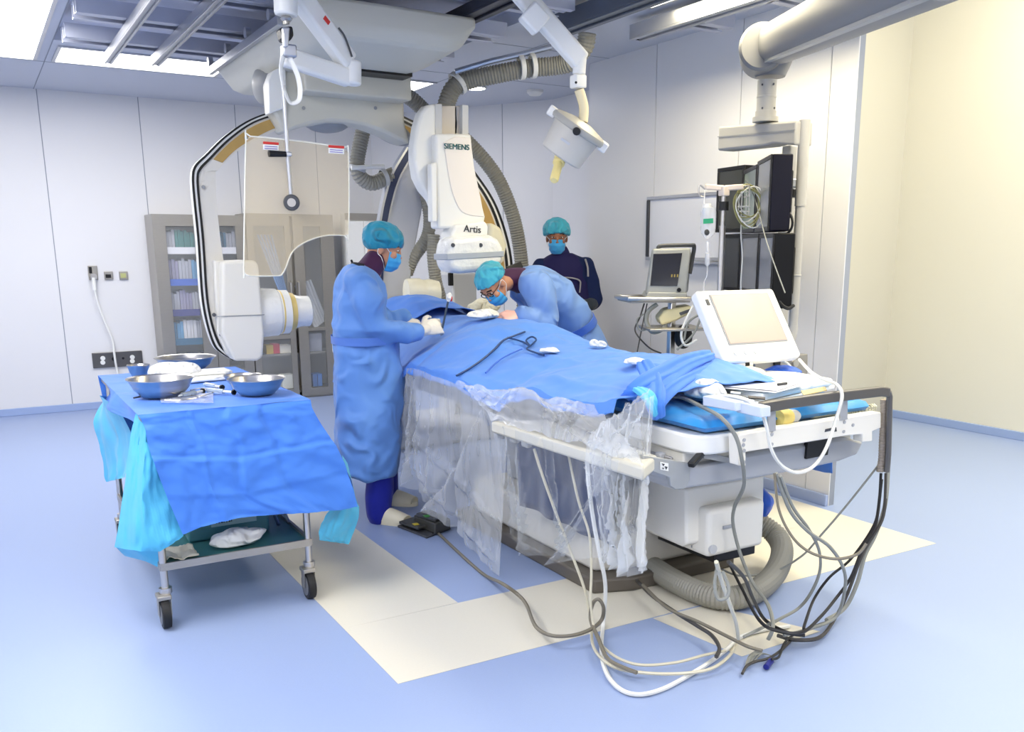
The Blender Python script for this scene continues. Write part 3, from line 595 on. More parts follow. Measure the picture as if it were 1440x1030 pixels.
for i, (x0_, lab, mm) in enumerate(((147, 'dark slotted wall switch, left of the two beside the gas outlet', black_p), (168, 'pale green wall switch, right of the two beside the gas outlet', mat('pale_green_plate', (190, 192, 130), .4)))):
    t = plate('wall_switch', lab, 'wall switch', x0_, x0_+11, 382, 393.5, steel_b); a, c = P(x0_+2, 391, Y=YW-.03), P(x0_+9, 386 if i == 0 else 384.5, Y=YW-.03); MB().bb(a.x, c.x, YW-.026, YW-.02, a.z, c.z).build('rocker', mm, t, smooth=0)
t = plate('wall_panel', 'wide steel socket panel low on the left back wall', 'wall outlet', 131, 199, 493, 518, dkst)
for px, py in ((144.5, 504), (144.5, 510), (186, 502.5), (186, 508)): q = P(px, py, Y=YW-.02); MB().cyl(q, q-V((0, .01, 0)), .022, n=16).build('socket', white_p, t)
for px, py in ((160, 505), (173, 504)): q = P(px, py, Y=YW-.02); MB().cyl(q, q-V((0, .008, 0)), .02 if px == 160 else .012, n=14).build('port', black_p, t)
one(MB().tube(smoothpath([P(132, 402, Y=YW-.07), P(138, 428, Y=YW-.06), P(148, 455, Y=YW-.05), P(158, 478, Y=YW-.05), P(161, 500, Y=YW-.06), P(164, 518, Y=YW-.05), P(170, 540, Y=YW-.05)], 6), .011, n=6), 'cord', white_p, 'white cord hanging from the gas outlet past the socket panel', 'cord')
# ------------------------------------------------------------------ whiteboard on the right wall
XB = 4.28
t = thing('whiteboard', 'white writing board in a thin grey frame on the right wall', 'whiteboard', P(960, 320, X=XB))
a = P(911, 277, X=XB); c = P(908.5, 366, X=XB); y1 = a.y; y0 = 4.05; zt_, zb_ = a.z, c.z
MB().bb(XB, XB+.012, y0+.01, y1-.01, zb_+.01, zt_-.01).build('board', mat('board_white', (226, 228, 236), .15), t, smooth=0)
for nm, args in (('frame_rail', (XB-.012, XB+.016, y0, y1, zt_-.025, zt_)), ('frame_rail', (XB-.012, XB+.016, y0, y1, zb_, zb_+.025)), ('frame_stile', (XB-.012, XB+.016, y1-.03, y1, zb_+.025, zt_-.025)), ('frame_stile', (XB-.012, XB+.016, y0, y0+.03, zb_+.025, zt_-.025))):
    MB().bb(*args).build(nm, alu if nm == 'frame_rail' else mat('board_edge', (60, 62, 70), .4), t, bevel=.004)
MB().bb(XB-.05, XB, 4.6, 5.2, zb_-.02, zb_).build('pen_tray', alu, t, bevel=.004)
# ------------------------------------------------------------------ monitor boom
t = thing('monitor_boom', 'grey ceiling boom with round knuckle and white yoke carrying the stacked screens', 'ceiling boom', P(1078, 160, d=4.740))
yoke_m = mat('yoke_grey', (176, 174, 168), .42); bg = mat('boom_grey', (128, 128, 128), .5)
F, N = P(1085, 64, d=4.800), P(1335, -52, d=2.700)
d_ = (N-F).normalized(); sd = d_.cross(V((0, 0, 1))).normalized(); up = sd.cross(d_)
b = MB(); rings = []
for s in (0, 1):
    c = F.lerp(N, s); rings.append([c+sd*(.108*math.cos(a))*1.0+up*(.105*math.copysign(abs(math.sin(a))**.6, math.sin(a))) for a in [2*PI*k/24 for k in range(24)]])
b.loft(rings); b.build('boom_arm', bg, t)
b = MB(); bar(b, F+d_*.1-up*.085+sd*.06, N-up*.085+sd*.06, .03, .03); b.build('arm_seam', mid_grey, t)
vw = (F-V((0, 0, HC))).normalized(); vw.z = 0; vw.normalize()
kc = P(1079, 70, d=4.740)
b = MB(); kd = P(1072, 69, d=4.716); b.lathe([(.105, -.14), (.12, -.12), (.12, .12), (.105, .135)], kd+vw*.06, vw, n=36); b.build('knuckle_disc', bg, t, smooth=22)
b = MB(); b.lathe([(.12, .12), (.126, .06), (.108, .0), (.078, -.066)], P(1084, 90, d=4.800), n=28); b.build('knuckle_cup', bg, t)
b = MB(); b.lathe([(.050, 0), (.050, -.08), (.052, -.081), (.052, -.088), (.050, -.089), (.050, -.155), (.055, -.156), (.055, -.185), (.068, -.186), (.068, -.21)], P(1079, 113, d=4.776), n=28, sc=(1, 1)); b.build('column', yoke_m, t)
for px, py in ((1072, 119), (1088, 118), (1072, 152), (1089, 152)): q = P(px, py, d=4.728); MB().cyl(q-vw*.004, q+vw*.01, .005, n=10).build('screw', dk_grey, t)
# yoke crossbar
b = MB(); A_, B_ = P(1021, 196, d=5.160), P(1131, 188, d=4.632); zt_ = P(1078, 171, d=4.800).z
u = (B_-A_); u.z = 0; u.normalize(); w_ = V((-u.y, u.x, 0))
poly = [A_+V((0, 0, .066)), B_+V((0, 0, .06)), B_-V((0, 0, .06)), P(1098, 203, d=4.788), P(1088, 206, d=4.836), A_-V((0, 0, .066))]
b.prism([p-w_*.06 for p in poly], w_*.12); yk = b.build('yoke', yoke_m, t, bevel=.012, seg=3)
bar(b := MB(), A_+V((0, 0, .01))-w_*.062, B_+V((0, 0, .015))-w_*.062, .002, .004); b.build('yoke_seam', mid_grey, t)
pr = B_.copy(); b = MB(); b.cyl(pr+V((0, 0, .066)), pr-V((0, 0, .36)), .029, n=18); b.build('post_upper', yoke_m, t); b = MB(); b.cyl(pr-V((0, 0, .34)), pr-V((0, 0, 1.0)), .024, n=18); b.lathe([(.025, 0), (.028, .005), (.025, .01)], pr-V((0, 0, .72))); b.build('post_lower', yoke_m, t)
b = MB(); b.tube(smoothpath([pr-V((0, 0, .98)), pr-V((.005, 0, 1.03)), pr-V((.03, 0, 1.065)), pr-V((.07, 0, 1.075))], 5), .026, n=12); b.build('post_foot', yoke_m, t)
bar(b := MB(), pr+V((0, 0, .052)), pr+V((0, 0, .052))+u*.001-u*.06, .05, .012); b.build('orange_tab', mat('orange_tab', (222, 120, 60), .5), t, bevel=.003)
pl_ = P(1037, 205, d=6.05); b = MB(); b.cyl(pl_, pl_-V((0, 0, .95)), .031, n=16); b.build('post_rear', mat('ivory_post', (232, 222, 205), .4), t)
pm_ = P(1111, 205, d=4.860); b = MB(); b.box(pm_-V((0, 0, .5)), (.06, .06, 1.0)); b.build('post_middle', yoke_m, t, bevel=.008)
for py in (258, 272): q = P(1115, py, d=4.776); MB().box(q, (.06, .05, .045)).build('mount_block', alu if py == 258 else black_p, t, bevel=.006)
def monitor(a, c, zt, zb, th, label, scr, side=mat('navy_black_casing', (7, 6, 24), .45, spec=.25)):
    a, c = V((a.x, a.y, 0)), V((c.x, c.y, 0)); u = (c-a).normalized(); n = V((-u.y, u.x, 0))  # n points behind the screen
    t = thing('monitor', label, 'monitor', (a+c)/2+V((0, 0, zb)), 'stacked screens on the boom'); z = V((0, 0, 1)); w = .018
    b = MB(); b.hexa([a+z*zb, c+z*zb, c+n*th+z*zb, a+n*th+z*zb, a+z*zt, c+z*zt, c+n*th+z*zt, a+n*th+z*zt]); b.build('casing', side, t, bevel=.006)
    L = (c-a).length; b = MB(); e = .022
    b.prism([a+u*e-n*.003+z*(zb+e), c-u*e-n*.003+z*(zb+e), c-u*e-n*.003+z*(zt-e), a+u*e-n*.003+z*(zt-e)], n*.004); b.build('screen', scr, t, smooth=0)
    for p, q in (((a, zb), (c, zb+e)), ((a, zt-e), (c, zt))):
        b = MB(); b.prism([p[0]-n*.007+z*p[1], q[0]-n*.007+z*p[1], q[0]-n*.007+z*q[1], p[0]-n*.007+z*q[1]], n*.008); b.build('bezel', black_p, t, bevel=.002)
    for p in (a, c-u*e):
        b = MB(); b.prism([p-n*.007+z*(zb+e), p+u*e-n*.007+z*(zb+e), p+u*e-n*.007+z*(zt-e), p-n*.007+z*(zt-e)], n*.008); b.build('bezel', black_p, t, bevel=.002)
    m_ = (a+c)/2+n*th; b = MB(); b.hexa([m_-u*.1+z*(zb+.05), m_+u*.1+z*(zb+.05), m_+u*.08+n*.03+z*(zb+.07), m_-u*.08+n*.03+z*(zb+.07), m_-u*.1+z*(zt-.05), m_+u*.1+z*(zt-.05), m_+u*.08+n*.03+z*(zt-.07), m_-u*.08+n*.03+z*(zt-.07)]); b.build('rear_housing', side, t, bevel=.006)
    return t
scr1 = mat('screen_grey', (116, 120, 128), .18); scr2 = mat('screen_pale', (150, 164, 150), .2); scr3 = mat('screen_dark', (58, 60, 58), .15)
zt1 = P(1085, 218, d=4.500).z; zb1 = P(1083, 325, d=4.500).z; h_ = zt1-zb1
blk = mat('black_casing', (9, 9, 11), .45, spec=.25)
monitor(P(1065, 270, d=4.872), P(1084, 270, d=4.488), zt1, zb1, .102, 'upper screen nearest the camera, dark navy side and grey face', scr1)
monitor(P(1046, 270, d=5.376), P(1064, 270, d=4.968), P(1062, 232, d=4.980).z, P(1062, 326, d=4.980).z, .096, 'upper screen in the middle with a pale lit face', scr2, blk)
monitor(P(1009, 270, d=5.760), P(1047, 270, d=5.496), P(1047, 233, d=5.520).z, P(1047, 326, d=5.520).z, .096, 'upper screen farthest back with a dark face, behind the drip stand', scr3, blk)
zt2 = P(1088, 328, d=4.500).z; zb2 = zt2-h_*1.0
monitor(P(1068, 360, d=4.872), P(1088, 360, d=4.488), zt2, zb2, .102, 'lower screen nearest the camera, black side beside the white post', scr1, blk)
monitor(P(1043, 360, d=5.400), P(1067, 360, d=4.968), P(1062, 328.5, d=4.980).z, P(1062, 415, d=4.980).z, .096, 'lower screen in the middle with a grey face', scr1, blk)
monitor(P(1012, 360, d=5.760), P(1042, 360, d=5.496), P(1042, 329, d=5.520).z, P(1042, 410, d=5.520).z, .096, 'lower screen farthest back with a dark face', mat('screen_charcoal', (74, 76, 80), .18), blk)
one(MB().tube(smoothpath([P(1104, 290, d=4.632), P(1113, 305, d=4.608), P(1114, 318, d=4.608), P(1108, 328, d=4.632), P(1100, 331, d=4.680)], 6), .007, n=6), 'screen_cable', rubber, 'short black cable looping behind the nearest screens', 'cable')
one(MB().tube(smoothpath([P(1090, 405, d=4.584), P(1097, 426, d=4.536), P(1108, 434, d=4.512), P(1116, 430, d=4.536)], 6), .009, n=6), 'screen_cable', rubber, 'black cable hanging below the lowest near screen by the white post', 'cable')
# ------------------------------------------------------------------ patient monitor on its trolley
DM = 5.25
def pd(x, y, d=DM): return P(x, y, d=d)
def ppd(b, pts, d, dd): 
    return b.loft([[pd(x, y, d) for x, y in pts], [pd(x, y, d)+_fd*dd for x, y in pts]])
_fd = V((_fwd.x, _fwd.y, 0)).normalized()
t = thing('monitor_trolley', 'steel monitor trolley with tray and pole standing behind the table', 'trolley', V((pd(945, 430).x, pd(945, 430).y, 0)))
g = pd(945, 425); b = MB(); b.bb(g.x-.018, g.x+.018, g.y-.018, g.y+.018, .1, g.z); b.build('pole', steel, t, bevel=.004)
tz = pd(920, 421).z; tc = pd(930, 421)
M_ = Matrix.Rotation(-YAW*.7, 3, 'Z')
b = MB(); b.box((tc.x+.02, tc.y+.1, tz-.012), (.36, .30, .012), M=M_); b.build('tray', steel_b, t, bevel=.003)
ep = [V((tc.x+.02, tc.y+.1, tz+.004))+M_ @ V((sx*.19, sy*.16, 0)) for sx, sy in ((-1, -1), (1, -1), (1, 1), (-1, 1))]
MB().tube(ep, .012, n=8, closed=True).build('tray_rail', steel, t)
b = MB(); b.box((g.x, g.y, pd(945, 462).z), (.34, .30, .014), M=M_); b.build('lower_tray', steel_b, t, bevel=.003)
for sx in (-1, 1):
    b = MB(); bar(b, V((g.x, g.y, .1)), V((g.x, g.y, .07))+M_ @ V((sx*.25, .0, 0)), .04, .04); b.build('foot', steel_b, t)
    q = V((g.x, g.y, 0))+M_ @ V((sx*.24, 0, 0)); MB().cyl(q+V((0, -.012, .035)), q+V((0, .012, .035)), .035, n=18).build('caster', rubber, t)
bar(b := MB(), V((g.x, g.y, .1))+M_ @ V((0, -.22, -.03)), V((g.x, g.y, .1))+M_ @ V((0, .22, -.03)), .04, .04); b.build('foot', steel_b, t)
for sx in (-1, 1):
    q = V((g.x, g.y, 0))+M_ @ V((0, sx*.21, 0)); MB().cyl(q+V((-.012, 0, .035)), q+V((.012, 0, .035)), .035, n=18).build('caster', rubber, t)
t = thing('patient_monitor', 'grey boxy patient monitor with dark screen on the trolley tray', 'patient monitor', pd(945, 416))
mg = mat('monitor_grey', (158, 160, 156), .45)
b = MB(); ppd(b, [(919, 350), (972, 349), (966, 414), (909, 414)], DM-.02, .10); b.build('front_casing', mg, t, bevel=.012, seg=3)
b = MB(); ppd(b, [(930, 354), (973, 352), (968, 413), (914, 412)], DM+.07, .18); b.build('rear_casing', mat('monitor_rear', (140, 142, 142), .5), t, bevel=.02, seg=3)
b = MB(); ppd(b, [(919, 357), (959.5, 356), (952.5, 402.5), (914.5, 402)], DM-.025, .01); b.build('screen', mat('crt_dark', (40, 40, 46), .12), t, bevel=.002)
b = MB(); b.tube(smoothpath([pd(926, 350, DM+.02), pd(930, 346, DM+.02), pd(970, 345, DM+.02), pd(976, 347, DM+.04), pd(974, 362, DM+.06), pd(970, 385, DM+.06)], 4), .012, n=8); b.build('carry_handle', dk_grey, t)
b = MB(); ppd(b, [(912, 411), (966, 412), (966, 419), (908, 419)], DM-.03, .26); b.build('monitor_foot', mg, t, bevel=.006)
q = pd(955, 408, DM-.03); MB().cyl(q, q+_fd*.02, .012, n=16).build('dial', black_p, t)
for k, px in enumerate((944, 948, 952)): b = MB(); ppd(b, [(px, 386), (px+1.8, 386), (px+1.5, 390), (px-.3, 390)], DM-.027, .003); b.build('screen_digit', mat('digit', (150, 132, 60), .5, emit=(120, 104, 50), estr=.15), t, smooth=0)
ivo = mat('ivory_device', (214, 204, 160), .45)
t = thing('trolley_device', 'ivory medical device on the lower tray of the monitor trolley', 'medical device', pd(950, 452))
b = MB(); ppd(b, [(926, 448), (936, 436), (972, 430), (974, 440), (950, 452), (930, 458)], DM-.02, .2); b.build('casing', ivo, t, bevel=.012, seg=3); b = MB(); ppd(b, [(955, 440), (972, 434), (973, 438), (957, 444)], DM-.025, .02); b.build('panel', dk_grey, t, bevel=.002)
gc = mat('grey_cable', (140, 142, 136), .5); dc = mat('dark_cable', (66, 64, 62), .5); wc = mat('white_cable', (228, 228, 222), .45)
def cable(label, pts, r, m, k=8, n=6, name='cable', g=None): return one(MB().tube(smoothpath(pts, k), r, n=n), name, m, label, 'cable', g)
cable('thick grey lead bundle looping under the patient monitor tray', [pd(924, 428), pd(912, 438), pd(909, 452), pd(916, 466), pd(926, 466), pd(936, 458), pd(928, 452)], .014, gc)
cable('thin dark lead hanging from the tray left of the pole, curving to the drape', [pd(906, 427), pd(900, 446), pd(893, 462), pd(898, 474), pd(914, 490), pd(930, 497)], .005, dc)
cable('thin lead hanging straight below the left tray edge', [pd(910, 427), pd(904, 455), pd(900, 475), pd(896, 496)], .004, dc)
cable('pale looped lead under the trolley device', [pd(905, 442), pd(896, 450), pd(899, 464), pd(910, 462), pd(907, 448)], .005, gc)
cable('grey leads curving beside the pole behind the console', [pd(962, 478, DM-.1), pd(968, 454, DM-.1), pd(985, 444, DM-.1), pd(975, 470, DM-.1), pd(952, 492, DM-.1)], .007, gc)
cable('white lead loop right of the trolley pole', [pd(975, 430, DM-.1), pd(966, 448, DM-.1), pd(958, 470, DM-.1), pd(964, 486, DM-.1), pd(980, 478, DM-.1)], .008, wc)
t = thing('trolley_bag', 'dark bag hanging right of the trolley pole', 'bag', pd(960, 490, DM)); b = MB(); b.ell(pd(961, 474, DM), (.055, .05, .07)); b.build('bag_body', rubber, t); MB().tube(smoothpath([pd(955, 466), pd(960, 458), pd(966, 466)], 5), .006, n=6).build('bag_strap', rubber, t)
# ------------------------------------------------------------------ drip stand
DI = 4.85
def pi_(x, y, d=DI): return P(x, y, d=d)
t = thing('drip_stand', 'steel drip stand with ivory cross head beside the screens', 'drip stand', V((pi_(1013, 400).x, pi_(1013, 400).y, 0)))
g = pi_(1013, 398); b = MB(); b.cyl(V((g.x, g.y, .12)), V((g.x, g.y, pi_(1019, 318).z)), .017, n=14); b.build('lower_pole', steel, t)
tp = V((g.x, g.y, pi_(1022, 268).z)); b = MB(); b.cyl(V((g.x, g.y, pi_(1019, 330).z)), tp, .012, n=14); b.build('upper_pole', steel, t)
MB().cyl(V((g.x, g.y, pi_(1020, 297).z)), V((g.x, g.y, pi_(1020, 285).z)), .028, n=14).build('clamp', black_p, t)
hx = _rgt
ivm = mat('ivory_head', (236, 220, 202), .4)
b = MB(); bar(b, tp-hx*.10+V((0, 0, .012)), tp+hx*.0+V((0, 0, .005)), .03, .028); b.build('head_arm', ivm, t, bevel=.006)
b = MB(); bar(b, tp+hx*.10+V((0, 0, .012)), tp+hx*.0+V((0, 0, .005)), .03, .028); b.build('head_arm', ivm, t, bevel=.006)
b = MB(); b.box(tp-V((0, 0, .01)), (.045, .045, .05)); b.build('head_block', ivm, t, bevel=.006)
for s in (-1, 1):
    q = tp+hx*.10*s; b = MB(); b.tube(smoothpath([q, q+hx*.03*s+V((0, 0, .02)), q+hx*.03*s-V((0, 0, .03)), q+hx*.005*s-V((0, 0, .04))], 5), .004, n=6); b.build('hook', steel, t)
for k in range(4):
    a_ = PI/4+k*PI/2; b = MB(); q = V((g.x, g.y, .12)); e_ = q+V((.24*math.cos(a_), .24*math.sin(a_), -.065)); bar(b, q, e_, .03, .025); b.build('foot', steel, t); MB().cyl(e_+V((0, -.011, -.025)), e_+V((0, .011, -.025)), .03, n=16).build('caster', rubber, t)
clearp = bpy.data.materials.new('clear_bag'); clearp.use_nodes = True
nt = clearp.node_tree; nd = nt.nodes; pb = nd['Principled BSDF']; pb.inputs['Base Color'].default_value = (.9, .92, .95, 1); pb.inputs['Roughness'].default_value = .08
tr = nd.new('ShaderNodeBsdfTransparent'); mx = nd.new('ShaderNodeMixShader'); mx.inputs[0].default_value = .32
nt.links.new(tr.outputs[0], mx.inputs[1]); nt.links.new(pb.outputs[0], mx.inputs[2]); nt.links.new(mx.outputs[0], nd['Material Output'].inputs[0])
t = thing('infusion_bag', 'clear infusion bag with green label hanging from the drip stand', 'infusion bag', pi_(996, 334, DI-.03))
b = MB(); c_ = pi_(996, 310, DI-.03); b.lathe([(.012, .075), (.035, .065), (.042, .04), (.042, -.04), (.036, -.07), (.018, -.088), (.01, -.095)], c_, n=20); b.build('bag_body', clearp, t)
b = MB(); ppd(b, [(989, 308), (1003, 307), (1003, 314), (989, 315)], DI-.075, .003); b.build('label', mat('green_label', (20, 150, 110), .5), t, smooth=0)
b = MB(); b.ell(pi_(994, 327, DI-.06), (.018, .006, .016)); b.build('port_cap', dk_grey, t)
b = MB(); b.cyl(pi_(995, 340, DI-.03), pi_(995, 355, DI-.03), .008); b.build('drip_tube', clearp, t); b = MB(); b.lathe([(.006, .02), (.013, .015), (.013, -.04), (.005, -.05)], pi_(995, 361, DI-.03)); b.build('drip_chamber', clearp, t)
b = MB(); b.tube(pxs([(991, 268), (990, 290)], d=DI-.03), .003, n=5); b.build('hanger', white_p, t)
b = MB(); b.lathe([(.022, .02), (.024, 0), (.024, -.03), (.012, -.045)], pi_(994, 292, DI-.03), n=18); b.build('bottle_neck', white_p, t)
b = MB(); b.tube(smoothpath([pi_(995, 370, DI-.03), pi_(994, 388, DI-.03), pi_(990, 400, DI-.03), pi_(988, 440, DI-.03)], 5), .003, n=5); b.build('drip_line', clearp, t)
t = thing('wire_basket', 'empty white wire bottle cage hanging from the right arm of the drip stand', 'wire basket', pi_(1046, 305, DI-.02))
c_ = pi_(1046, 292, DI-.02); r0 = .030
for k, zz in enumerate((-.048, -.02, .005)):
    b = MB(); b.tube([c_+V((r0*math.cos(a), r0*math.sin(a), zz)) for a in [2*PI*j/20 for j in range(20)]], .003, n=5, closed=True); b.build('ring_wire', white_p, t)
for k in range(4): a = k*PI/2+.4; b = MB(); b.tube([c_+V((r0*math.cos(a), r0*math.sin(a), -.048)), c_+V((r0*math.cos(a), r0*math.sin(a), .075)), c_+V((0, 0, .09))], .0028, n=5); b.build('upright_wire', white_p, t)
olive = mat('olive_lead', (150, 148, 96), .5)
for k in range(7):
    o_ = random.uniform(-2, 2); cx_, cy_ = 1053+o_*1.5, 284+k*1.1; rx, ry = 15+k*.9, 21+k*1.2
    b = MB(); b.tube([pi_(cx_+rx*math.cos(a), cy_+ry*math.sin(a)+4*math.sin(2*a+k), DI-.06-.006*k) for a in [2*PI*j/28 for j in range(28)]], .0035, n=5, closed=True)
    o = b.build('coiled_lead', olive if k % 3 else wc); tag(o, 'coiled thin olive lead bunched over the right arm of the drip stand' if k % 3 else 'coiled thin white lead bunched over the right arm of the drip stand', 'cable', ('olive' if k % 3 else 'white')+' leads coiled on the drip stand')
cable('thin white lead running down from the drip stand past the near screens', [pi_(1048, 252), pi_(1058, 270), pi_(1064, 288), pi_(1070, 310, 4.6), pi_(1078, 340, 4.42), pi_(1090, 375, 4.36), pi_(1104, 412, 4.3)], .003, gc)
cable('thin white lead hanging straight below the wire bottle cage', [pi_(1043, 305), pi_(1042, 330), pi_(1044, 360), pi_(1042, 396), pi_(1042, 420)], .0045, wc)
# ------------------------------------------------------------------ cloth materials
def cloth(name, rgb, rough=.65, bump=.35, bscale=9, sheen=.15, trans=0, dist=.05):
    m = mat(name, rgb, rough, bump=bump, bscale=bscale*.45, var=.04, vscale=5, sheen=sheen, spec=.35, bdetail=3)
    for n in m.node_tree.nodes:
        if n.bl_idname == 'ShaderNodeBump': n.inputs['Distance'].default_value = dist; n.inputs['Strength'].default_value = min(1, bump*1.6); nz = n.inputs['Height'].links[0].from_node; nz.noise_type = 'RIDGED_MULTIFRACTAL'; nz.inputs['Distortion'].default_value = .6
    return m
drape_m = cloth('drape_blue', (72, 130, 222)); cyan_m = cloth('drape_cyan', (84, 186, 228), .5)
matt_m = cloth('mattress_cover', (30, 140, 216), .42, .5, 12); gauze_m = cloth('white_gauze', (238, 238, 234), .8, .6, 40)
navy_m = cloth('navy_cloth', (22, 32, 120), .7)
cords_blue = mat('blue_wrap', (30, 90, 200), .45, bump=.5, bscale=14)
def make_film(name, lo, hi, fac):
    film = bpy.data.materials.new(name); film.use_nodes = True
    nt = film.node_tree; nd = nt.nodes; L = nt.links.new; pb = nd['Principled BSDF']; pb.inputs['Base Color'].default_value = (.93, .95, .97, 1); pb.inputs['Roughness'].default_value = .16; pb.inputs['Specular IOR Level'].default_value = .9
    tcn = nd.new('ShaderNodeTexCoord'); mpn = nd.new('ShaderNodeMapping'); mpn.inputs['Scale'].default_value = (1.5, 1.5, .55); mpn.inputs['Rotation'].default_value = (.3, .5, .2); L(tcn.outputs['Object'], mpn.inputs['Vector'])
    n1 = nd.new('ShaderNodeTexNoise'); n1.inputs['Scale'].default_value = 3.2; n1.inputs['Detail'].default_value = 2.0; n1.inputs['Distortion'].default_value = 1.2; n1.noise_type = 'RIDGED_MULTIFRACTAL' if hasattr(n1, 'noise_type') else 'FBM'; L(mpn.outputs['Vector'], n1.inputs['Vector'])
    bpn = nd.new('ShaderNodeBump'); bpn.inputs['Strength'].default_value = .9; bpn.inputs['Distance'].default_value = .08; L(n1.outputs['Fac'], bpn.inputs['Height']); L(bpn.outputs['Normal'], pb.inputs['Normal'])
    rmp = nd.new('ShaderNodeMapRange'); rmp.inputs['From Min'].default_value = .45; rmp.inputs['From Max'].default_value = 1.3; rmp.inputs['To Min'].default_value = lo; rmp.inputs['To Max'].default_value = hi; L(n1.outputs['Fac'], rmp.inputs['Value'])
    tr = nd.new('ShaderNodeBsdfTransparent'); tr.inputs[0].default_value = (.96, .97, .98, 1); mx = nd.new('ShaderNodeMixShader'); lw = nd.new('ShaderNodeLayerWeight'); lw.inputs[0].default_value = .35; L(bpn.outputs['Normal'], lw.inputs['Normal']); ad = nd.new('ShaderNodeMath'); ad.use_clamp = True; ad.operation = 'MULTIPLY_ADD'; L(lw.outputs['Facing'], ad.inputs[0]); ad.inputs[1].default_value = fac; L(rmp.outputs['Result'], ad.inputs[2]); L(ad.outputs[0], mx.inputs[0]); L(tr.outputs[0], mx.inputs[1]); L(pb.outputs[0], mx.inputs[2]); L(mx.outputs[0], nd['Material Output'].inputs[0])
    return film
film = make_film('clear_film', .20, .48, .30); film_thin = make_film('thin_clear_film', .07, .34, .2)
# ------------------------------------------------------------------ patient table
YE = 2.46
t = table = thing('patient_table', 'cream motorised patient table on a pedestal, drape over it and cables at its foot end', 'operating table', (2.7, 3.6, 0))
tcream = mat('table_cream', (236, 233, 224), .35); tgrey = mat('table_grey', (176, 178, 182), .4, .2)
b = MB(); b.prism([(2.24, 3.2, 0), (2.42, 3.13, 0), (3.05, 3.13, 0), (3.05, 4.6, 0), (2.24, 4.6, 0)], (0, 0, .07)); b.build('base_plate', mat('base_trim', (96, 90, 82), .45), t, bevel=.012)
b = MB(); b.prism([(2.30, 3.28, .071), (2.44, 3.22, .071), (2.98, 3.22, .071), (2.98, 4.5, .071), (2.30, 4.5, .071)], (0, 0, .20)); b.build('pedestal', mat('pedestal_cream', (214, 210, 200), .4), t, bevel=.02)
b = MB(); b.bb(2.46, 2.92, 3.75, 4.4, .27, .64); b.build('lift_column', mat('column_grey', (168, 170, 172), .4), t, bevel=.02)
b = MB(); ppX(b, [(897, 668), (965, 688), (965, 766), (958, 770), (897, 742)], 2.46, .46); b.build('drive_housing', tcream, t, bevel=.012)
b = MB(); ppX(b, [(884, 676), (897, 672), (897, 742), (886, 748)], 2.50, .40); b.build('rear_recess', black_p, t, smooth=0)
q0, q1 = P(995, 786, Y=2.76), P(1069, 775, Y=2.76); zt_ = P(995, 719, Y=2.76).z; zb_ = q0.z
b = MB(); b.bb(q0.x, q1.x+.02, 2.76, 3.30, zb_, zt_); b.build('motor_box', tcream, t, bevel=.022, seg=3)
b = MB(); b.bb(q0.x-.002, q0.x, 2.86, 2.866, zb_+.02, zt_-.02); b.build('box_seam', mid_grey, t, smooth=0)
b = MB(); b.bb(q0.x+.08, q1.x+.01, 2.80, 3.2, zb_-.05, zb_-.001); b.build('box_foot', black_p, t, bevel=.006)
q = P(1024, 742, Y=2.755); b = MB(); b.bb(q.x-.03, q.x+.03, 2.752, 2.758, q.z-.004, q.z+.010); b.build('latch', tgrey, t, smooth=0)
q = P(1003, 773, Y=2.755); MB().cyl(q+V((0, -.003, 0)), q+V((0, .01, 0)), .02, n=18).build('round_cap', grey_p, t)
b = MB(); b.lathe([(.0, 0), (.13, .0), (.14, .02), (.13, .05), (.0, .06)], P(995, 702, Y=3.02), n=28); b.build('bellows_pad', mat('navy_pad', (20, 28, 70), .5), t)
# grey undercarriage
b = MB(); ppY(b, [(905, 648), (985, 655), (1050, 640), (1192, 616), (1215, 622), (1206, 640), (1180, 650), (1139, 659), (1060, 674), (965, 688), (958, 690), (944, 688), (940, 676), (908, 664)], 2.56, 1.5); b.build('undercarriage', tgrey, t, bevel=.012, smooth=60)
b = MB(); ppY(b, [(904, 640), (972, 652), (970, 676), (964, 688), (950, 689), (943, 684), (942, 672), (906, 660)], 2.535, .02); b.build('side_bracket', mat('bracket_grey', (170, 172, 172), .35, .3), t, bevel=.004)
b = MB(); ppY(b, [(1136, 623), (1168, 617), (1164, 640), (1134, 646)], 2.548, .02); b.build('painted_hole_shade', black_p, t, smooth=0)  # black plate stands in for the shade inside an open hole
b = MB(); ppY(b, [(929, 650), (940, 652), (940, 663), (929, 661)], 2.53, .004); b.build('icon_label', white_p, t, smooth=0)
for pts in ([(931, 652), (935, 653), (933, 656)], [(935, 656), (939, 657), (937, 661)], [(931, 658), (934, 658.5), (933, 660.5)]): b = MB(); ppY(b, pts, 2.527, .002); b.build('icon_print', dark_ink, t, smooth=0)
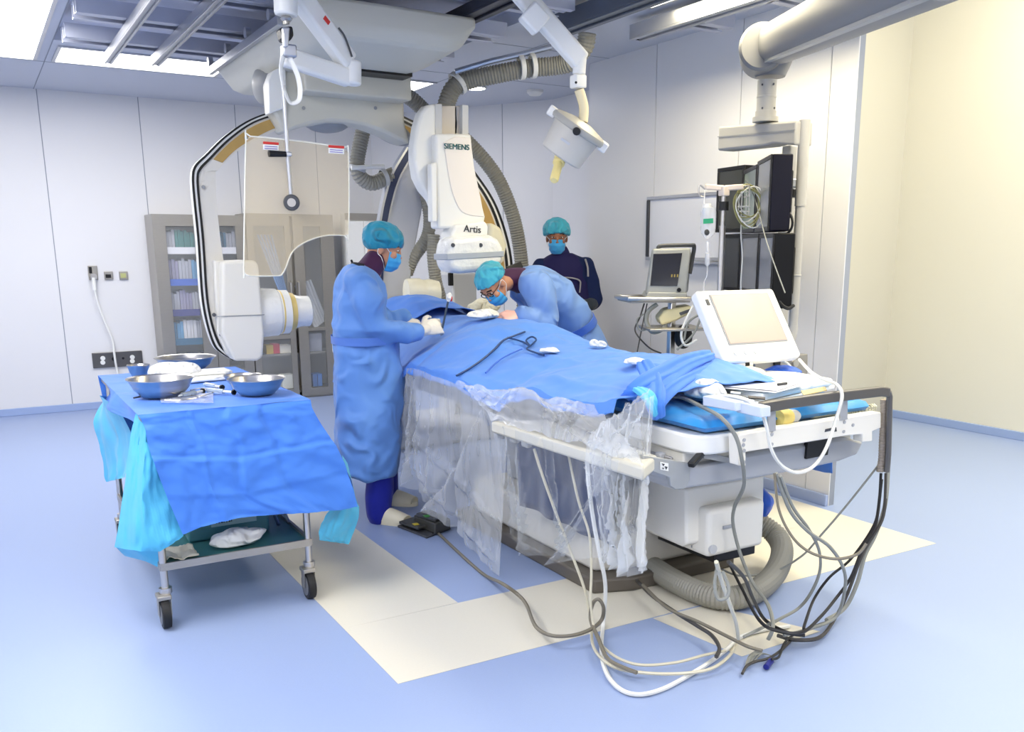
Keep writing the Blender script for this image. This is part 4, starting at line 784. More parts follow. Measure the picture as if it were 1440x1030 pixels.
# tabletop: long slab with a rounded foot corner
zt_t, zb_t = .86, .785
def slab(x0, x1, y0, y1, z0, z1, r):
    out = []
    for cx_, cy_, a0 in ((x0+r, y0+r, PI), (x1-r, y0+r, 1.5*PI), (x1-r, y1-r, 0), (x0+r, y1-r, .5*PI)):
        for k in range(7): a = a0+k*PI/12; out.append(V((cx_+r*math.cos(a), cy_+r*math.sin(a), z0)))
    return MB().prism(out, (0, 0, z1-z0))
slab(2.22, 3.22, 2.50, 6.7, zb_t, zt_t, .10).build('tabletop', mat('tabletop_white', (240, 240, 236), .3), t, bevel=.01)
b = MB(); b.bb(2.24, 3.2, 2.60, 6.6, .70, zb_t-.001); b.build('slide_frame', tcream, t, bevel=.008)
MB().bb(2.195, 2.205, 2.62, 4.2, .735, .765).build('accessory_rail', steel, t, bevel=.003)
MB().box((2.185, 2.98, .755), (.03, .05, .06)).build('rail_clamp', tcream, t, bevel=.006); MB().box((2.19, 2.68, .75), (.03, .035, .05)).build('rail_clamp', tgrey, t, bevel=.006)
bar(b := MB(), P(971, 655, Y=2.50), P(989, 635, Y=2.54), .028, .022); b.build('black_lever', black_p, t, bevel=.006)
b = MB(); ppY(b, [(990, 636), (1043, 648), (1043, 655), (990, 645)], 2.53, .03); b.build('grey_slide', mid_grey, t, smooth=0)
# end board
b = MB(); ppY(b, [(1037, 613), (1073, 606), (1239, 580), (1239, 602), (1227, 607), (1227, 621), (1213, 622), (1213, 611), (1191, 613), (1120, 625), (1049, 636), (1049, 656), (1038, 655)], YE-.03, .05); b.build('end_board', tcream, t, bevel=.004)
for px, py in ((1046, 619), (1045, 626), (1046, 634), (1085, 611), (1085, 625), (1187, 594), (1186, 607), (1199, 598), (1046, 650)): q = P(px, py, Y=YE-.03); MB().cyl(q+V((0, -.004, 0)), q+V((0, .01, 0)), .007, n=10).build('screw', tgrey, t)
b = MB(); ppY(b, [(1161, 604), (1170, 602), (1169, 606), (1160, 608)], YE-.032, .003); b.build('board_mark', dark_ink, t, smooth=0); b = MB(); ppY(b, [(1172, 604), (1176, 601), (1177, 607), (1171, 608)], YE-.032, .003); b.build('board_mark', dark_ink, t, smooth=0)
# guard bar at the foot end
gb = mat('guard_bar_grey', (104, 102, 100), .35, .5)
b = MB(); b.loft([[p+V((0, dy, dz)) for dy, dz in ((-.014, -.021), (.014, -.021), (.014, .021), (-.014, .021))] for p in pxs([(1068, 574), (1110, 567), (1170, 558.5), (1238, 550.5), (1249, 552)], Y=YE-.05)]); b.build('guard_bar', gb, t, bevel=.006)
b = MB(); b.tube(pxs([(1249, 551), (1251, 558), (1250, 600), (1249, 640), (1247, 664)], Y=YE-.05), .013, n=8); b.build('guard_post', gb, t)
for a in ([(1080, 578), (1091, 576), (1091, 606), (1081, 608)], [(1182, 562), (1192, 560.5), (1192, 590), (1182, 592)]): b = MB(); ppY(b, a, YE-.036, .008); b.build('bar_bracket', tgrey, t, smooth=0)
hose('cable_sleeve', pxs([(1243, 562), (1243, 590), (1241, 620), (1240, 645), (1237, 664)], Y=YE-.02), .016, '', m=mat('sleeve_grey', (150, 140, 128), .5), pitch=.012, k=10, parent=t)
# control ledge on the near side under the plastic
b = MB(); b.prism(pxs([(690, 592), (905, 657), (925, 640), (770, 590)], z=.80), (0, 0, -.055)); b.build('control_ledge', mat('ledge_cream', (208, 204, 190), .4), t, bevel=.012)
for px, py in ((751, 566), (769, 570), (789, 574)):
    q = P(px, py+16, z=.80); b = MB(); b.lathe([(.03, 0), (.026, .02), (.012, .03), (.010, .06), (.02, .065), (.022, .085), (.0, .09)], q, n=16); b.build('joystick', mat('joystick_grey', (190, 192, 194), .4) if px != 769 else steel_b, t)
for k in range(3):
    q = P(712+17*k, 602+6*k, z=.77); b = MB(); b.box(q+V((-.02, 0, -.02)), (.03, .05, .05)); b.build('rail_knob', mid_grey, t, bevel=.008)
# lead skirt
leadm = cloth('lead_skirt', (18, 44, 90), .5, .3, 6)
o = MB().grid(lambda u, v: V((2.17+.015*math.sin(u*17)+.02*v, lerp(3.0, 3.75, u), lerp(.72, .30, v))), 30, 10).build('lead_skirt', leadm, solid=.006); tag(o, 'dark blue lead skirt hanging under the near table edge behind clear film', 'lead skirt')
# floor hose and blue bag
z7 = lambda x, y: (680+x*.43056, 640+y*.43056)
hose('corrugated_hose', [P(896, 782, z=.055), P(915, 796, z=.055), P(944, 815, z=.055), P(984, 834, z=.055), P(1024, 842, z=.058), P(1062, 832, z=.06), P(1090, 806, z=.075), P(1100, 775, z=.12), P(1090, 752, z=.17), P(1066, 735, z=.22)], .054, 'fat grey corrugated hose curving on the floor round the table foot', pitch=.016, k=18)
t = thing('blue_pouch', 'crumpled dark blue cloth pouch hanging right of the motor box', 'pouch', P(1068, 720, Y=3.1)); b = MB()
def pouch(u, v):
    a = u*2*PI; r = .06*math.sin(PI*min(1, .12+.8*v))*(1+.18*fbm(3*math.cos(a), 3*math.sin(a), v*3)); c = P(1064+10*v, 684+42*v, Y=3.05); return c+V((1.1*r*math.cos(a), r*math.sin(a), 0))
b.grid(pouch, 24, 14, True); b.build('pouch_body', cords_blue, t, sub=1)
# ------------------------------------------------------------------ mattress, pads and control tray
def pillow(name, x0, x1, y0, y1, z0, z1, m, nu=40, nv=60, amp=.008, seed=0, parent=None, bulge=.02):
    b = MB()
    def top(u, v):
        x, y = lerp(x0, x1, u), lerp(y0, y1, v); e = min(u*(x1-x0), (1-u)*(x1-x0), v*(y1-y0), (1-v)*(y1-y0)); k = min(1, e/.05)
        return V((x, y, lerp((z0+z1)/2, z1, math.sqrt(k))+amp*k*fbm(x*7+seed, y*7)*1.6))
    def bot(u, v): p = top(u, v); e = min(u*(x1-x0), (1-u)*(x1-x0), v*(y1-y0), (1-v)*(y1-y0)); k = min(1, e/.05); return V((p.x, p.y, lerp((z0+z1)/2, z0, math.sqrt(k))))
    b.grid(top, nu, nv); b.grid(bot, nu, nv); bmesh.ops.remove_doubles(b.bm, verts=b.bm.verts[:], dist=.0004)
    return b.build(name, m, parent)
o = pillow('mattress', 2.25, 3.20, 2.50, 3.7,   .862, .922, matt_m, amp=.012); tag(o, 'bright blue mattress pad on the foot end of the table', 'mattress')
padm = mat('pale_foam', (206, 216, 236), .6)
b = MB(); b.prism(pxs([(988, 557), (1034, 566), (1034, 579), (988, 571)], X=2.33), (.10, 0, 0)); one(b, 'foam_block', padm, 'pale bluish foam block under the tray, left of two', 'foam block', bevel=.004)
b = MB(); b.prism(pxs([(1035, 565), (1070, 573), (1070, 588), (1035, 580)], X=2.36), (.05, 0, 0)); one(b, 'foam_block', padm, 'pale bluish foam block under the tray, right of two by the guard bar', 'foam block', bevel=.004)
ZT = .955
t = thing('control_tray', 'white control tray with push buttons lying over the mattress foot', 'control tray', P(1060, 555, z=ZT-.03))
base = pxs([(940, 553), (1070, 574), (1174, 547), (1120, 537), (1015, 531)], z=ZT-.03); b = MB(); b.prism(base, (0, 0, .018)); b.build('tray_plate', white_p, t, bevel=.005)
base = pxs([(1000, 549), (1072, 566), (1172, 543), (1118, 533), (1060, 530)], z=ZT-.01); b = MB(); b.prism(base, (0, 0, .035)); b.build('tray_cover', white_p, t, bevel=.015, seg=3)
bar(b := MB(), P(936, 553, z=ZT-.012)+V((0, 0, 0)), P(1030, 567, z=ZT-.012), .012, .02); b.build('tray_edge', steel, t, smooth=0)
b = MB(); b.prism(pxs([(1052, 558), (1076, 560), (1076, 563), (1053, 561)], z=ZT+.026), (0, 0, .004)); b.build('tray_slot', black_p, t)
b = MB(); b.prism(pxs([(1028, 551), (1042, 553), (1041, 555.5), (1027, 553.5)], z=ZT+.026), (0, 0, .003)); b.build('tray_button', grey_p, t)
b = MB(); b.prism(pxs([(1126, 551), (1160, 545), (1163, 550), (1130, 557)], z=ZT+.026), (0, 0, .004)); b.build('tape_strip', mat('tape_cream', (206, 190, 140), .5), t)
# papers
def sheet(name, pxl, z, label, m=None):
    b = MB(); p = pxs(pxl, z=z); b.prism(p, (0, 0, .0012)); return one(b, name, m or mat('paper', (240, 240, 246), .6), label, 'paper', smooth=0)
sheet('paper_sheet', [(1014, 546), (1090, 553), (1136, 541), (1062, 533)], ZT+.031, 'lower white paper sheet on the control tray')
sheet('paper_sheet', [(1010, 543), (1092, 550), (1128, 538), (1058, 531.5)], ZT+.036, 'upper printed paper sheet on the control tray, pen lying on it', mat('paper_print', (226, 228, 240), .6))
one(MB().tube(pxs([(1094, 541), (1106, 539.5)], z=ZT+.043), .006, n=8), 'pen', dark_ink, 'short dark pen lying on the upper paper sheet', 'pen')
def crumple(name, c, r, label, cat, m=None, seed=0, group=None, amp=.35, n=22):
    b = MB(); c = V(c)
    def f(u, v):
        a, e = u*2*PI, -PI/2+PI*min(max(v, .01), .99); d = V((math.cos(e)*math.cos(a), math.cos(e)*math.sin(a), math.sin(e))); k = 1+amp*noise.fractal(d*1.6+V((seed, seed*2, 0)), 1, 2, 4); return c+V((d.x*r[0]*k, d.y*r[1]*k, max(-.0, 1)*d.z*r[2]*k if d.z > 0 else d.z*r[2]*.5))
    b.grid(f, n, n//2, True); return one(b, name, m or gauze_m, label, cat, group, sub=1)
crumple('gauze_pad', P(990, 551, z=ZT+.015), (.085, .10, .055), 'puffy white cloth wad on the control tray corner', 'cloth', amp=.22)
# touch console
t = thing('touch_console', 'tilted white touch-screen console with glowing pale screen at the table foot', 'control console', P(1028, 540, z=ZT))
BL, BR = P(1020, 510, Y=3.02), P(1129, 493, Y=3.02); TL = P(979, 408, X=BL.x); TR = TL+(BR-BL)*V((1, 1, 1)).x*0+V(((BR-BL).x, 0, 0)); W_ = BR.x-BL.x; BR = BL+V((W_, 0, 0)); TR = TL+V((W_, 0, 0))
upv = (TL-BL); Hh = upv.length; upv.normalize(); nrm = V((1, 0, 0)).cross(upv)   # towards viewer
fp = lambda u, v, o=0: BL+V((W_*u, 0, 0))+upv*(Hh*v)+nrm*o
b = MB(); b.loft([[fp(0, 0), fp(1, 0), fp(1, 1), fp(0, 1)], [fp(.0, .0, -.06), fp(1, 0, -.06), fp(1, 1, -.06), fp(0, 1, -.06)]]); b.build('console_casing', white_p, t, bevel=.018, seg=4)
b = MB(); b.loft([[fp(.06, .08, -.055), fp(.94, .08, -.055), fp(.94, .92, -.055), fp(.06, .92, -.055)], [fp(.15, .15, -.09), fp(.85, .15, -.09), fp(.85, .85, -.09), fp(.15, .85, -.09)]]); b.build('rear_cover', mat('lavender_plastic', (214, 218, 236), .4), t, bevel=.01)
b = MB(); b.prism([fp(.125, .22, .001), fp(.885, .22, .001), fp(.885, .92, .001), fp(.125, .92, .001)], nrm*.003); b.build('screen_frame', mid_grey, t, smooth=0)
scm = mat('console_screen', (168, 148, 138), .30, emit=(236, 226, 214), estr=.07); scm.node_tree.nodes['Principled BSDF'].inputs['Specular IOR Level'].default_value = .5
b = MB(); b.prism([fp(.14, .235, .0035), fp(.87, .235, .0035), fp(.87, .905, .0035), fp(.14, .905, .0035)], nrm*.002); b.build('screen', scm, t, smooth=0)
for k, u in enumerate((.17, .30, .42)): b = MB(); b.cyl(fp(u, .11, -.004), fp(u, .11, .004), .014, n=16); b.build('push_button', grey_p, t)
b = MB(); b.prism([fp(.06, .78, .0), fp(.095, .78, .0), fp(.095, .86, .0), fp(.06, .86, .0)], nrm*.003); b.build('maker_mark', dark_ink, t, smooth=0)
b = MB(); b.prism([fp(.80, .10, .0), fp(.90, .10, .0), fp(.90, .125, .0), fp(.80, .125, .0)], nrm*.002); b.build('model_mark', grey_p, t, smooth=0)
h0, h1 = P(1002, 519, Y=3.06), P(1050, 512, Y=3.06); b = MB(); b.cyl(h0, h1+V((.02, 0, 0)), .022, n=18); b.build('hinge_barrel', tcream, t)
for f_ in (.12, .92): q = h0.lerp(h1, f_); MB().cyl(q-V((.012, 0, 0)), q+V((.012, 0, 0)), .025, n=18).build('hinge_cap', black_p, t)
b = MB(); ppY(b, [(968, 538), (985, 522), (1062, 516), (1078, 520), (1084, 534), (1000, 548)], 3.0, .22); b.build('console_foot', mat('console_beige', (208, 204, 192), .45), t, bevel=.02, seg=3)
# yellow hand grip and coiled lead behind the guard bar
t = thing('hand_control', 'yellow-taped hand control with coiled lead lying behind the guard bar', 'hand control', P(1110, 590, Y=YE+.04))
a, c = P(1096, 588, Y=YE+.04), P(1140, 583, Y=YE+.06); b = MB(); d_ = (c-a).normalized()
b.lathe([(.0, 0), (.03, .004), (.038, .02), (.036, .05), (.03, .07)], a-d_*.01, d_, n=18); b.build('yellow_grip', mat('yellow_tape', (226, 206, 120), .5, bump=.4, bscale=20), t)
b = MB(); b.lathe([(.026, .055), (.03, .07), (.026, .11), (.018, .125), (.0, .13)], a-d_*.01, d_, n=18); b.build('clear_body', grey_p, t)
b = MB(); cc = pxs([(1142, 584), (1160, 581), (1180, 578), (1200, 576), (1230, 573)], Y=YE+.07); pth = smoothpath(cc, 40); hp = []
for i, p in enumerate(pth): a_ = i*1.25; hp.append(p+V((0, .012*math.cos(a_), .014*math.sin(a_))))
b.tube(hp, .004, n=5); b.build('coiled_lead', mat('coil_beige', (226, 222, 196), .45), t)
# outlet bracket behind the console
t = thing('socket_plate', 'grey socket plate standing behind the console at table right side', 'socket plate', P(1110, 530, Y=3.6)); b = MB(); ppY(b, [(1062, 505), (1136, 498), (1136, 532), (1062, 532)], 3.62, .05); b.build('plate', steel_b, t, bevel=.004)
for px in (1092, 1118): q = P(px, 511, Y=3.615); MB().cyl(q-V((0, .01, 0)), q+V((0, .01, 0)), .022, n=16).build('socket', black_p if px == 1092 else steel, t)
crumple('blue_wrap', P(1097, 526, z=.955), (.13, .06, .04), 'crumpled blue wrap sticking out right of the console foot', 'cloth', m=cords_blue, seed=3, amp=.25)
# ------------------------------------------------------------------ the big blue drape over the patient
RZ = [(2.72, 1.0), (2.9, 1.03), (3.05, 1.06), (3.32, 1.05), (3.6, 1.03), (3.89, 1.04), (4.09, 1.04), (4.37, 1.08), (4.55, 1.12), (4.9, 1.13), (5.25, 1.12), (5.6, 1.10), (5.85, 1.14), (6.1, 1.17), (6.5, 1.12), (6.8, 1.06)]
LZ = [(2.72, .99), (2.9, .95), (3.14, .945), (3.36, .96), (3.5, .93), (3.65, .875), (4.1, .90), (4.4, .91), (4.72, .905), (4.9, .80), (5.1, .72), (5.6, .70), (6.8, .72)]
def interp(T, y):
    for (a, b_), (c, d) in zip(T, T[1:]):
        if y <= c: f = min(max((y-a)/(c-a), 0), 1); f = f*f*(3-2*f); return lerp(b_, d, f)
    return T[-1][1]
XL, XR, XC = 2.02, 3.22, 2.68
def drape_z(x, y):
    zr, zl = interp(RZ, y), interp(LZ, y)
    if x < XC:
        u = (x-XL)/(XC-XL); u = min(max(u, 0), 1); k = math.sin(u*PI/2)**.9; z = lerp(zl, zr, k)
    else:
        u = (x-XC)/(XR-XC); z = lerp(zr, .88, min(1, u)**2.2)
    return z
def drape(u, v):
    y = lerp(2.74, 6.0, v); wob = .018*fbm(y*2, 5)+.006*fbm(y*11, 2)
    ue = (u-.07)/.86
    x = lerp(XL+wob, XR, min(max(ue, 0), 1)); z = drape_z(x, y)
    if ue < 0: k = -ue/.08; x -= .015*k; z -= .055*k
    if ue > 1: k = (ue-1)/.08; x += .04*k; z -= .35*k
    z += .016*fbm(x*3.2, y*2.4)+.006*fbm(x*9, y*8)
    st = y-(4.08+.42*min(max(ue, 0), 1)**.8)
    if st > 0: z += .012*min(1, st/.02)
    # ridged folds running down the length
    z += .010*max(0, 1-abs(((x+.10*y) % .33)-.16)/.035)*(1 if y < 4.3 else .3)
    for yc, s_ in ((4.75, .5), (3.75, .5)): z -= .007*math.exp(-((y-yc-.3*(x-2.4))/.025)**2)
    return V((x, y, z))
b = MB(); b.grid(drape, 90, 200); o = b.build('surgical_drape', cloth('drape_light_blue', (88, 142, 226)), solid=.004, origin=(2.6, 4.5, .9)); tag(o, 'large blue surgical drape spread over the patient on the table', 'surgical drape')
# bunched foot end of the drape
t = thing('drape_bunch', 'gathered blue drape end bunched against the console at the table foot', 'surgical drape', P(940, 540, z=.96))
def strand(pts, r, fl, seed, nm='fold', m=drape_m, tt=None):
    path = smoothpath(pts, 12); n = len(path); rings = []; up = None
    for i, p in enumerate(path):
        t_ = (path[min(i+1, n-1)]-path[max(i-1, 0)]).normalized()
        if up is None: up = (V((0, 0, 1))-t_*t_.z).normalized()
        up = (up-t_*up.dot(t_)).normalized(); sd_ = t_.cross(up); k = r*(.6+.5*math.sin(PI*min(1, .12+.88*i/(n-1))))
        ring = []
        for q in [2*PI*j_/48 for j_ in range(48)]:
            mod = 1+.20*math.sin(3*q+seed+i*.035)+.12*math.sin(7*q+seed*2-i*.05)+.10*noise.noise(V((math.cos(q)*1.2+seed, math.sin(q)*1.2, i*.05)))
            ring.append(p+up*(k*.75*mod*math.cos(q))+sd_*(k*1.25*fl*mod*math.sin(q)))
        rings.append(ring)
    b = MB(); b.loft(rings); return b.build(nm, m, tt or t, smooth=80)
strand([P(886, 556, Y=2.78), P(905, 544, Y=2.8), P(930, 530, Y=2.86), P(960, 512, Y=2.95), P(996, 500, Y=3.05)], .05, .8, 1)
strand([P(920, 575, Y=2.72), P(930, 556, Y=2.76), P(948, 540, Y=2.82), P(975, 525, Y=2.92), P(1000, 512, Y=3.04)], .04, .7, 2)
strand([P(905, 512, Y=2.95), P(915, 530, Y=2.85), P(921, 550, Y=2.74), P(921, 568, Y=2.68), P(926, 588, Y=2.68)], .035, .8, 3)
strand([P(896, 548, Y=2.76), P(908, 556, Y=2.70), P(916, 568, Y=2.67), P(922, 584, Y=2.67)], .022, .9, 4, 'cyan_edge', cyan_m)
# layered second towel on the head side (seen against the gantry)
b = MB()
def towel(u, v): x = lerp(2.15, 3.05, u); y = lerp(5.55, 6.2, v); return V((x, y, drape_z(x, y)+.035+.035*math.sin(u*PI)*(1-.3*v)+.014*fbm(x*5, y*5)))
b.grid(towel, 40, 30); one(b, 'surgical_towel', drape_m, 'folded blue towel raised at the head end behind the hands', 'surgical towel', solid=.004, origin=(2.6, 6.1, 1.1))
def on_drape(px, py):
    r = ray(px, py); t_ = 2.0
    while t_ < 9:
        p = V((0, 0, HC))+r*t_
        if 2.0 < p.x < 3.3 and 2.7 < p.y < 6.7 and p.z <= drape_z(p.x, p.y)+.012: return p
        t_ += .01
    return P(px, py, z=1.05)
gl = 'gauze swabs lying on the drape'
for i, (px, py, lab) in enumerate(((773, 497, 'small white gauze swab on the drape middle, near the dark cord'), (893, 513, 'small white gauze swab toward the drape foot end'), (836, 488, 'white gauze swab at the right drape edge, left of a pair'), (846, 489, 'white gauze swab at the right drape edge, right of a pair'))):
    q = on_drape(px, py); crumple('gauze_swab', q+V((0, 0, .012)), (.05, .055, .018) if i < 2 else (.025, .03, .025), lab, 'gauze', seed=i*3, group=gl)
for i, (px, py, r_, lab) in enumerate(((681, 440, (.13, .13, .085), 'pale yellowish gauze heap at the operating site, left of two'), (680, 451, (.105, .085, .04), 'flat white gauze heap beside the bent surgeon hands'))):
    q = on_drape(px, py); crumple('gauze_heap', q+V((0, 0, .03)), r_, lab, 'gauze', seed=20+i*5, m=cloth('gauze_cream', (246, 240, 214), .8, .6, 40) if i == 0 else None)
cord_n = mat('dark_teal_cord', (24, 60, 110), .5)
def dp(pts, h=.012): return [on_drape(x, y)+V((0, 0, h)) for x, y in pts]
one(MB().tube(smoothpath(dp([(714, 478), (735, 484), (745, 490), (740, 482), (748, 477), (754, 481), (748, 488), (741, 494), (752, 499), (765, 503)]), 5), .005, n=6), 'lead', cord_n, 'dark looped cord lying on the drape beside the swab', 'cord')
one(MB().tube(smoothpath(dp([(642, 532), (660, 522), (680, 508), (696, 494), (708, 482), (722, 476), (738, 470)]), 6), .006, n=6), 'lead', cord_n, 'long dark lead curving up across the drape', 'cord')
one(MB().tube(smoothpath(dp([(683, 528), (693, 518), (705, 508), (720, 500), (734, 494)]), 5), .0045, n=6), 'lead', mat('blue_lead', (40, 100, 200), .5), 'thin blue lead on the drape right of the long dark one', 'cord')
# ------------------------------------------------------------------ clear protective film
def film_sheet(name, tops, bots, label, nu=110, nv=70, amp=.02, seed=0, group=None, m=None):
    T = smoothpath(tops, 8); B_ = smoothpath(bots, 8)
    def at(path, u): f = u*(len(path)-1); i = min(int(f), len(path)-2); return path[i].lerp(path[i+1], f-i)
    nrm_ = V((-1, -.25, 0)).normalized()
    def f(u, v):
        p = at(T, u).lerp(at(B_, u), v)
        s = 1 if v > .02 else 0
        w = amp*(fbm(u*6+seed, v*1.3)+.6*fbm(u*17+seed, v*3+u*3)+.5*abs(math.sin(u*11+v*5+seed)))
        rs = random.Random(seed*7)
        for _ in range(9):
            u0, u1 = rs.random(), rs.random(); k_ = u0+(u1-u0)*.5*v-u; w += rs.choice((-1, 1))*.022*math.exp(-(k_/.016)**2)+rs.choice((-1, 1))*.012*(1 if k_ > 0 else -1)*math.exp(-(k_/.08)**2)
        for _ in range(3):
            v0 = rs.random(); w += .012*math.exp(-((v-v0-.15*u)/.02)**2)
        return p+nrm_*w*(.3+v)*min(1, u*12, (1-u)*12)
    b = MB(); b.grid(f, nu, nv); return one(b, name, m or film, label, 'plastic cover', group, smooth=70)
film_sheet('clear_cover', [P(572, 518, X=2.02), P(588, 520, X=2.0), P(606, 527, X=1.99), P(640, 540, X=1.97), P(676, 565, X=1.94), P(714, 600, X=1.90)], [P(556, 655, X=1.98), P(566, 672, X=1.97), P(590, 700, X=1.97), P(632, 742, X=1.97), P(668, 778, X=1.97), P(702, 811, X=1.97)], 'clear plastic sheet hanging from the near drape edge down to the floor, left of three', seed=1)
film_sheet('clear_cover', [P(690, 592, X=1.90), P(730, 606, X=1.89), P(775, 620, X=1.89), P(830, 638, X=1.89), P(870, 648, X=1.88)], [P(716, 716, X=1.92), P(728, 772, X=1.92), P(760, 782, X=1.92), P(800, 786, X=1.92), P(850, 784, X=1.90)], 'clear plastic sheet hanging below the control ledge, middle of three', seed=4, amp=.014, m=film_thin)
film_sheet('clear_cover', [P(826, 615, X=1.86), P(846, 598, X=1.92), P(870, 582, X=1.96), P(896, 566, X=2.02), P(920, 556, X=2.10)], [P(848, 780, X=1.90), P(862, 792, X=1.91), P(878, 803, X=1.92), P(893, 811, X=1.93), P(905, 790, X=1.96)], 'crinkled clear plastic gathered at the drape foot, hanging to a point, right of three', seed=9, amp=.035)
def topfilm(u, v):
    a = P(640, 540, X=1.97).lerp(P(830, 573, X=2.02), u); c = P(690, 592, X=1.88).lerp(P(905, 655, X=1.88), u); p = a.lerp(c, v)
    return p+V((0, 0, .035*abs(fbm(u*7, v*5))+.075*math.exp(-((u-.47)/.12)**2)*math.sin(PI*v)+.02*math.sin(PI*v)))
b = MB(); b.grid(topfilm, 50, 24); one(b, 'clear_cover', film, 'crinkled clear plastic lying over the control ledge joysticks', 'plastic cover', smooth=70)
def blob(u, v):
    p = P(840, 615, X=1.88).lerp(P(918, 560, X=2.06), u); return p+V((-.05*math.sin(PI*v)-.03*abs(fbm(u*9, v*6)), 0, .03-.26*v+.04*fbm(u*6, v*6, 2)))
b = MB(); b.grid(blob, 36, 26); one(b, 'clear_cover', film, 'crumpled clear plastic tuft on the drape corner at the foot', 'plastic cover', smooth=70)
# ------------------------------------------------------------------ foot switch
t = thing('foot_switch', 'dark grey foot switch with cable on the floor beside the standing doctor', 'foot switch', P(600, 745, z=0))
fs = mat('foot_switch_grey', (74, 74, 70), .45, .2)
b = MB(); b.prism(pxs([(559, 742), (600, 758), (634, 745), (596, 729)], z=.001), (0, 0, .012)); b.build('base_plate', dk_grey, t, bevel=.003)
b = MB(); b.prism(pxs([(561, 737), (588, 746), (610, 738), (584, 730)], z=.03), (0, 0, .016)); b.build('pedal', fs, t, bevel=.004)
b = MB(); b.prism(pxs([(582, 739), (612, 752), (634, 744), (606, 730)], z=.014), (0, 0, .06)); b.build('switch_body', fs, t, bevel=.008)
b = MB(); b.prism(pxs([(585, 727), (612, 735), (624, 729), (600, 721)], z=.075), (0, 0, .02)); b.build('guard_hood', dk_grey, t, bevel=.005)
for (px, py), m_ in (((584.5, 737.5), mat('yellow_mark', (210, 190, 60), .5)), ((600, 726), mat('green_mark', (60, 140, 60), .5))): q = P(px, py, z=.047 if px < 590 else .096); MB().box(q, (.03, .035, .003)).build('pedal_mark', m_, t, smooth=0)
# ------------------------------------------------------------------ cables
def hang(pts, dA, k, zf=.012):
    "first k pixels hang in the air from view depth dA to the first floor point, the rest lie on the floor"
    q = [z7(*p) for p in pts]; F_ = [P(x, y, z=zf) for x, y in q[k:]]
    if F_: dB = (F_[0]-V((0, 0, HC))).dot(_fwd)
    else: dB = dA
    return [P(x, y, d=lerp(dA, dB, i/max(k, 1))) for i, (x, y) in enumerate(q[:k])]+F_
gb_ = mat('brown_grey_cable', (118, 112, 98), .5); beige_c = mat('beige_cable', (206, 200, 178), .45); blk_c = mat('black_cable', (34, 34, 36), .45)
d1 = 3.55
cable('thick white cable falling from the film and sweeping widest across the floor', hang([(336, -5), (345, 110), (360, 220), (380, 330), (395, 400), (398, 460), (390, 560), (385, 650), (405, 720), (450, 768), (510, 783), (580, 767), (650, 732), (740, 677), (800, 630), (830, 600), (900, 575), (1000, 560)], d1, 6, .012), .0088, wc)
cable('beige cable falling left of the thick white one, looping on the floor', hang([(165, -20), (190, 60), (240, 200), (290, 330), (330, 440), (350, 540), (360, 630), (420, 690), (520, 712), (640, 715), (740, 700), (800, 660), (830, 612)], d1+.3, 5, .03), .0064, beige_c)
cable('thin beige cable just left of the thick white one near the film tip', hang([(275, -10), (310, 150), (345, 260), (352, 380), (350, 480), (365, 580), (410, 645), (500, 685), (620, 680), (720, 655), (790, 640)], d1+.2, 5, .045), .0056, beige_c)
cable('brown-grey cable with an upright loop running from the foot switch', [P(616, 750, z=.012), P(650, 782, z=.012), P(680, 808, z=.012)]+[P(*z7(*p), z=.06 if p[1] > 440 else .1) for p in [(60, 420), (110, 455), (140, 490), (170, 560), (220, 590), (290, 590), (350, 570)]]+[P(*z7(*p), z=h) for p, h in [((385, 540), .07), ((392, 500), .13), ((375, 472), .17), ((355, 490), .14), ((350, 540), .07), ((375, 600), .06), ((410, 670), .06), ((500, 712), .06)]], .0080, gb_)
cable('dark grey cable lying from the film tip to the cable heap, near one', hang([(500, 410), (550, 460), (620, 510), (700, 560), (745, 590), (770, 630), (760, 660)], d1, 0, .065), .0080, dc)
cable('dark grey cable lying from the film tip to the cable heap, far one', hang([(520, 425), (600, 500), (700, 545), (790, 590), (860, 625), (910, 640)], d1, 0, .08), .0072, gb_)
d2 = (P(1244, 664, Y=YE-.02)-V((0, 0, HC))).dot(_fwd)
cable('black cable hanging from the guard post, sweeping left into the heap', hang([(1298, 60), (1290, 170), (1270, 240), (1200, 340), (1130, 400), (1080, 470), (1050, 550), (1046, 570)], d2, 5, .1), .0064, blk_c)
cable('long black cable from the guard post crossing under toward the motor box', hang([(1300, 80), (1280, 230), (1240, 300), (1200, 400), (1150, 470), (1100, 530), (1040, 580), (960, 575), (900, 540), (840, 430), (800, 350)], d2, 4, .12), .0072, blk_c)
cable('dark cable outermost at right, dropping from the guard post', hang([(1315, 60), (1305, 200), (1255, 290), (1230, 340), (1190, 450), (1150, 530), (1100, 595), (1020, 605), (960, 590)], d2, 5, .03), .0080, dc)
cable('thick grey cable following the guard post down to the floor', hang([(1322, 30), (1312, 160), (1280, 260), (1245, 330), (1220, 420), (1180, 500), (1120, 540)], d2, 5, .05), .0096, gc)
cable('thin grey cable stretched from the guard post to the motor box underside', hang([(1288, 36), (1190, 160), (1100, 265), (1040, 330), (950, 380), (840, 395), (770, 370)], d2, 4, .1), .0048, gc)
d3 = 3.25
cable('grey cable drooping widely from under the table toward the guard post cables', hang([(950, 60), (965, 180), (1010, 270), (1070, 320), (1150, 340), (1220, 325), (1250, 290)], d3, 7), .0056, gb_)
cable('grey cable from under the table curving down into the floor heap', hang([(955, 60), (1000, 180), (1060, 250), (1130, 300), (1175, 370), (1180, 440), (1150, 530), (1060, 570), (980, 590)], d3, 6, .07), .0072, gc)
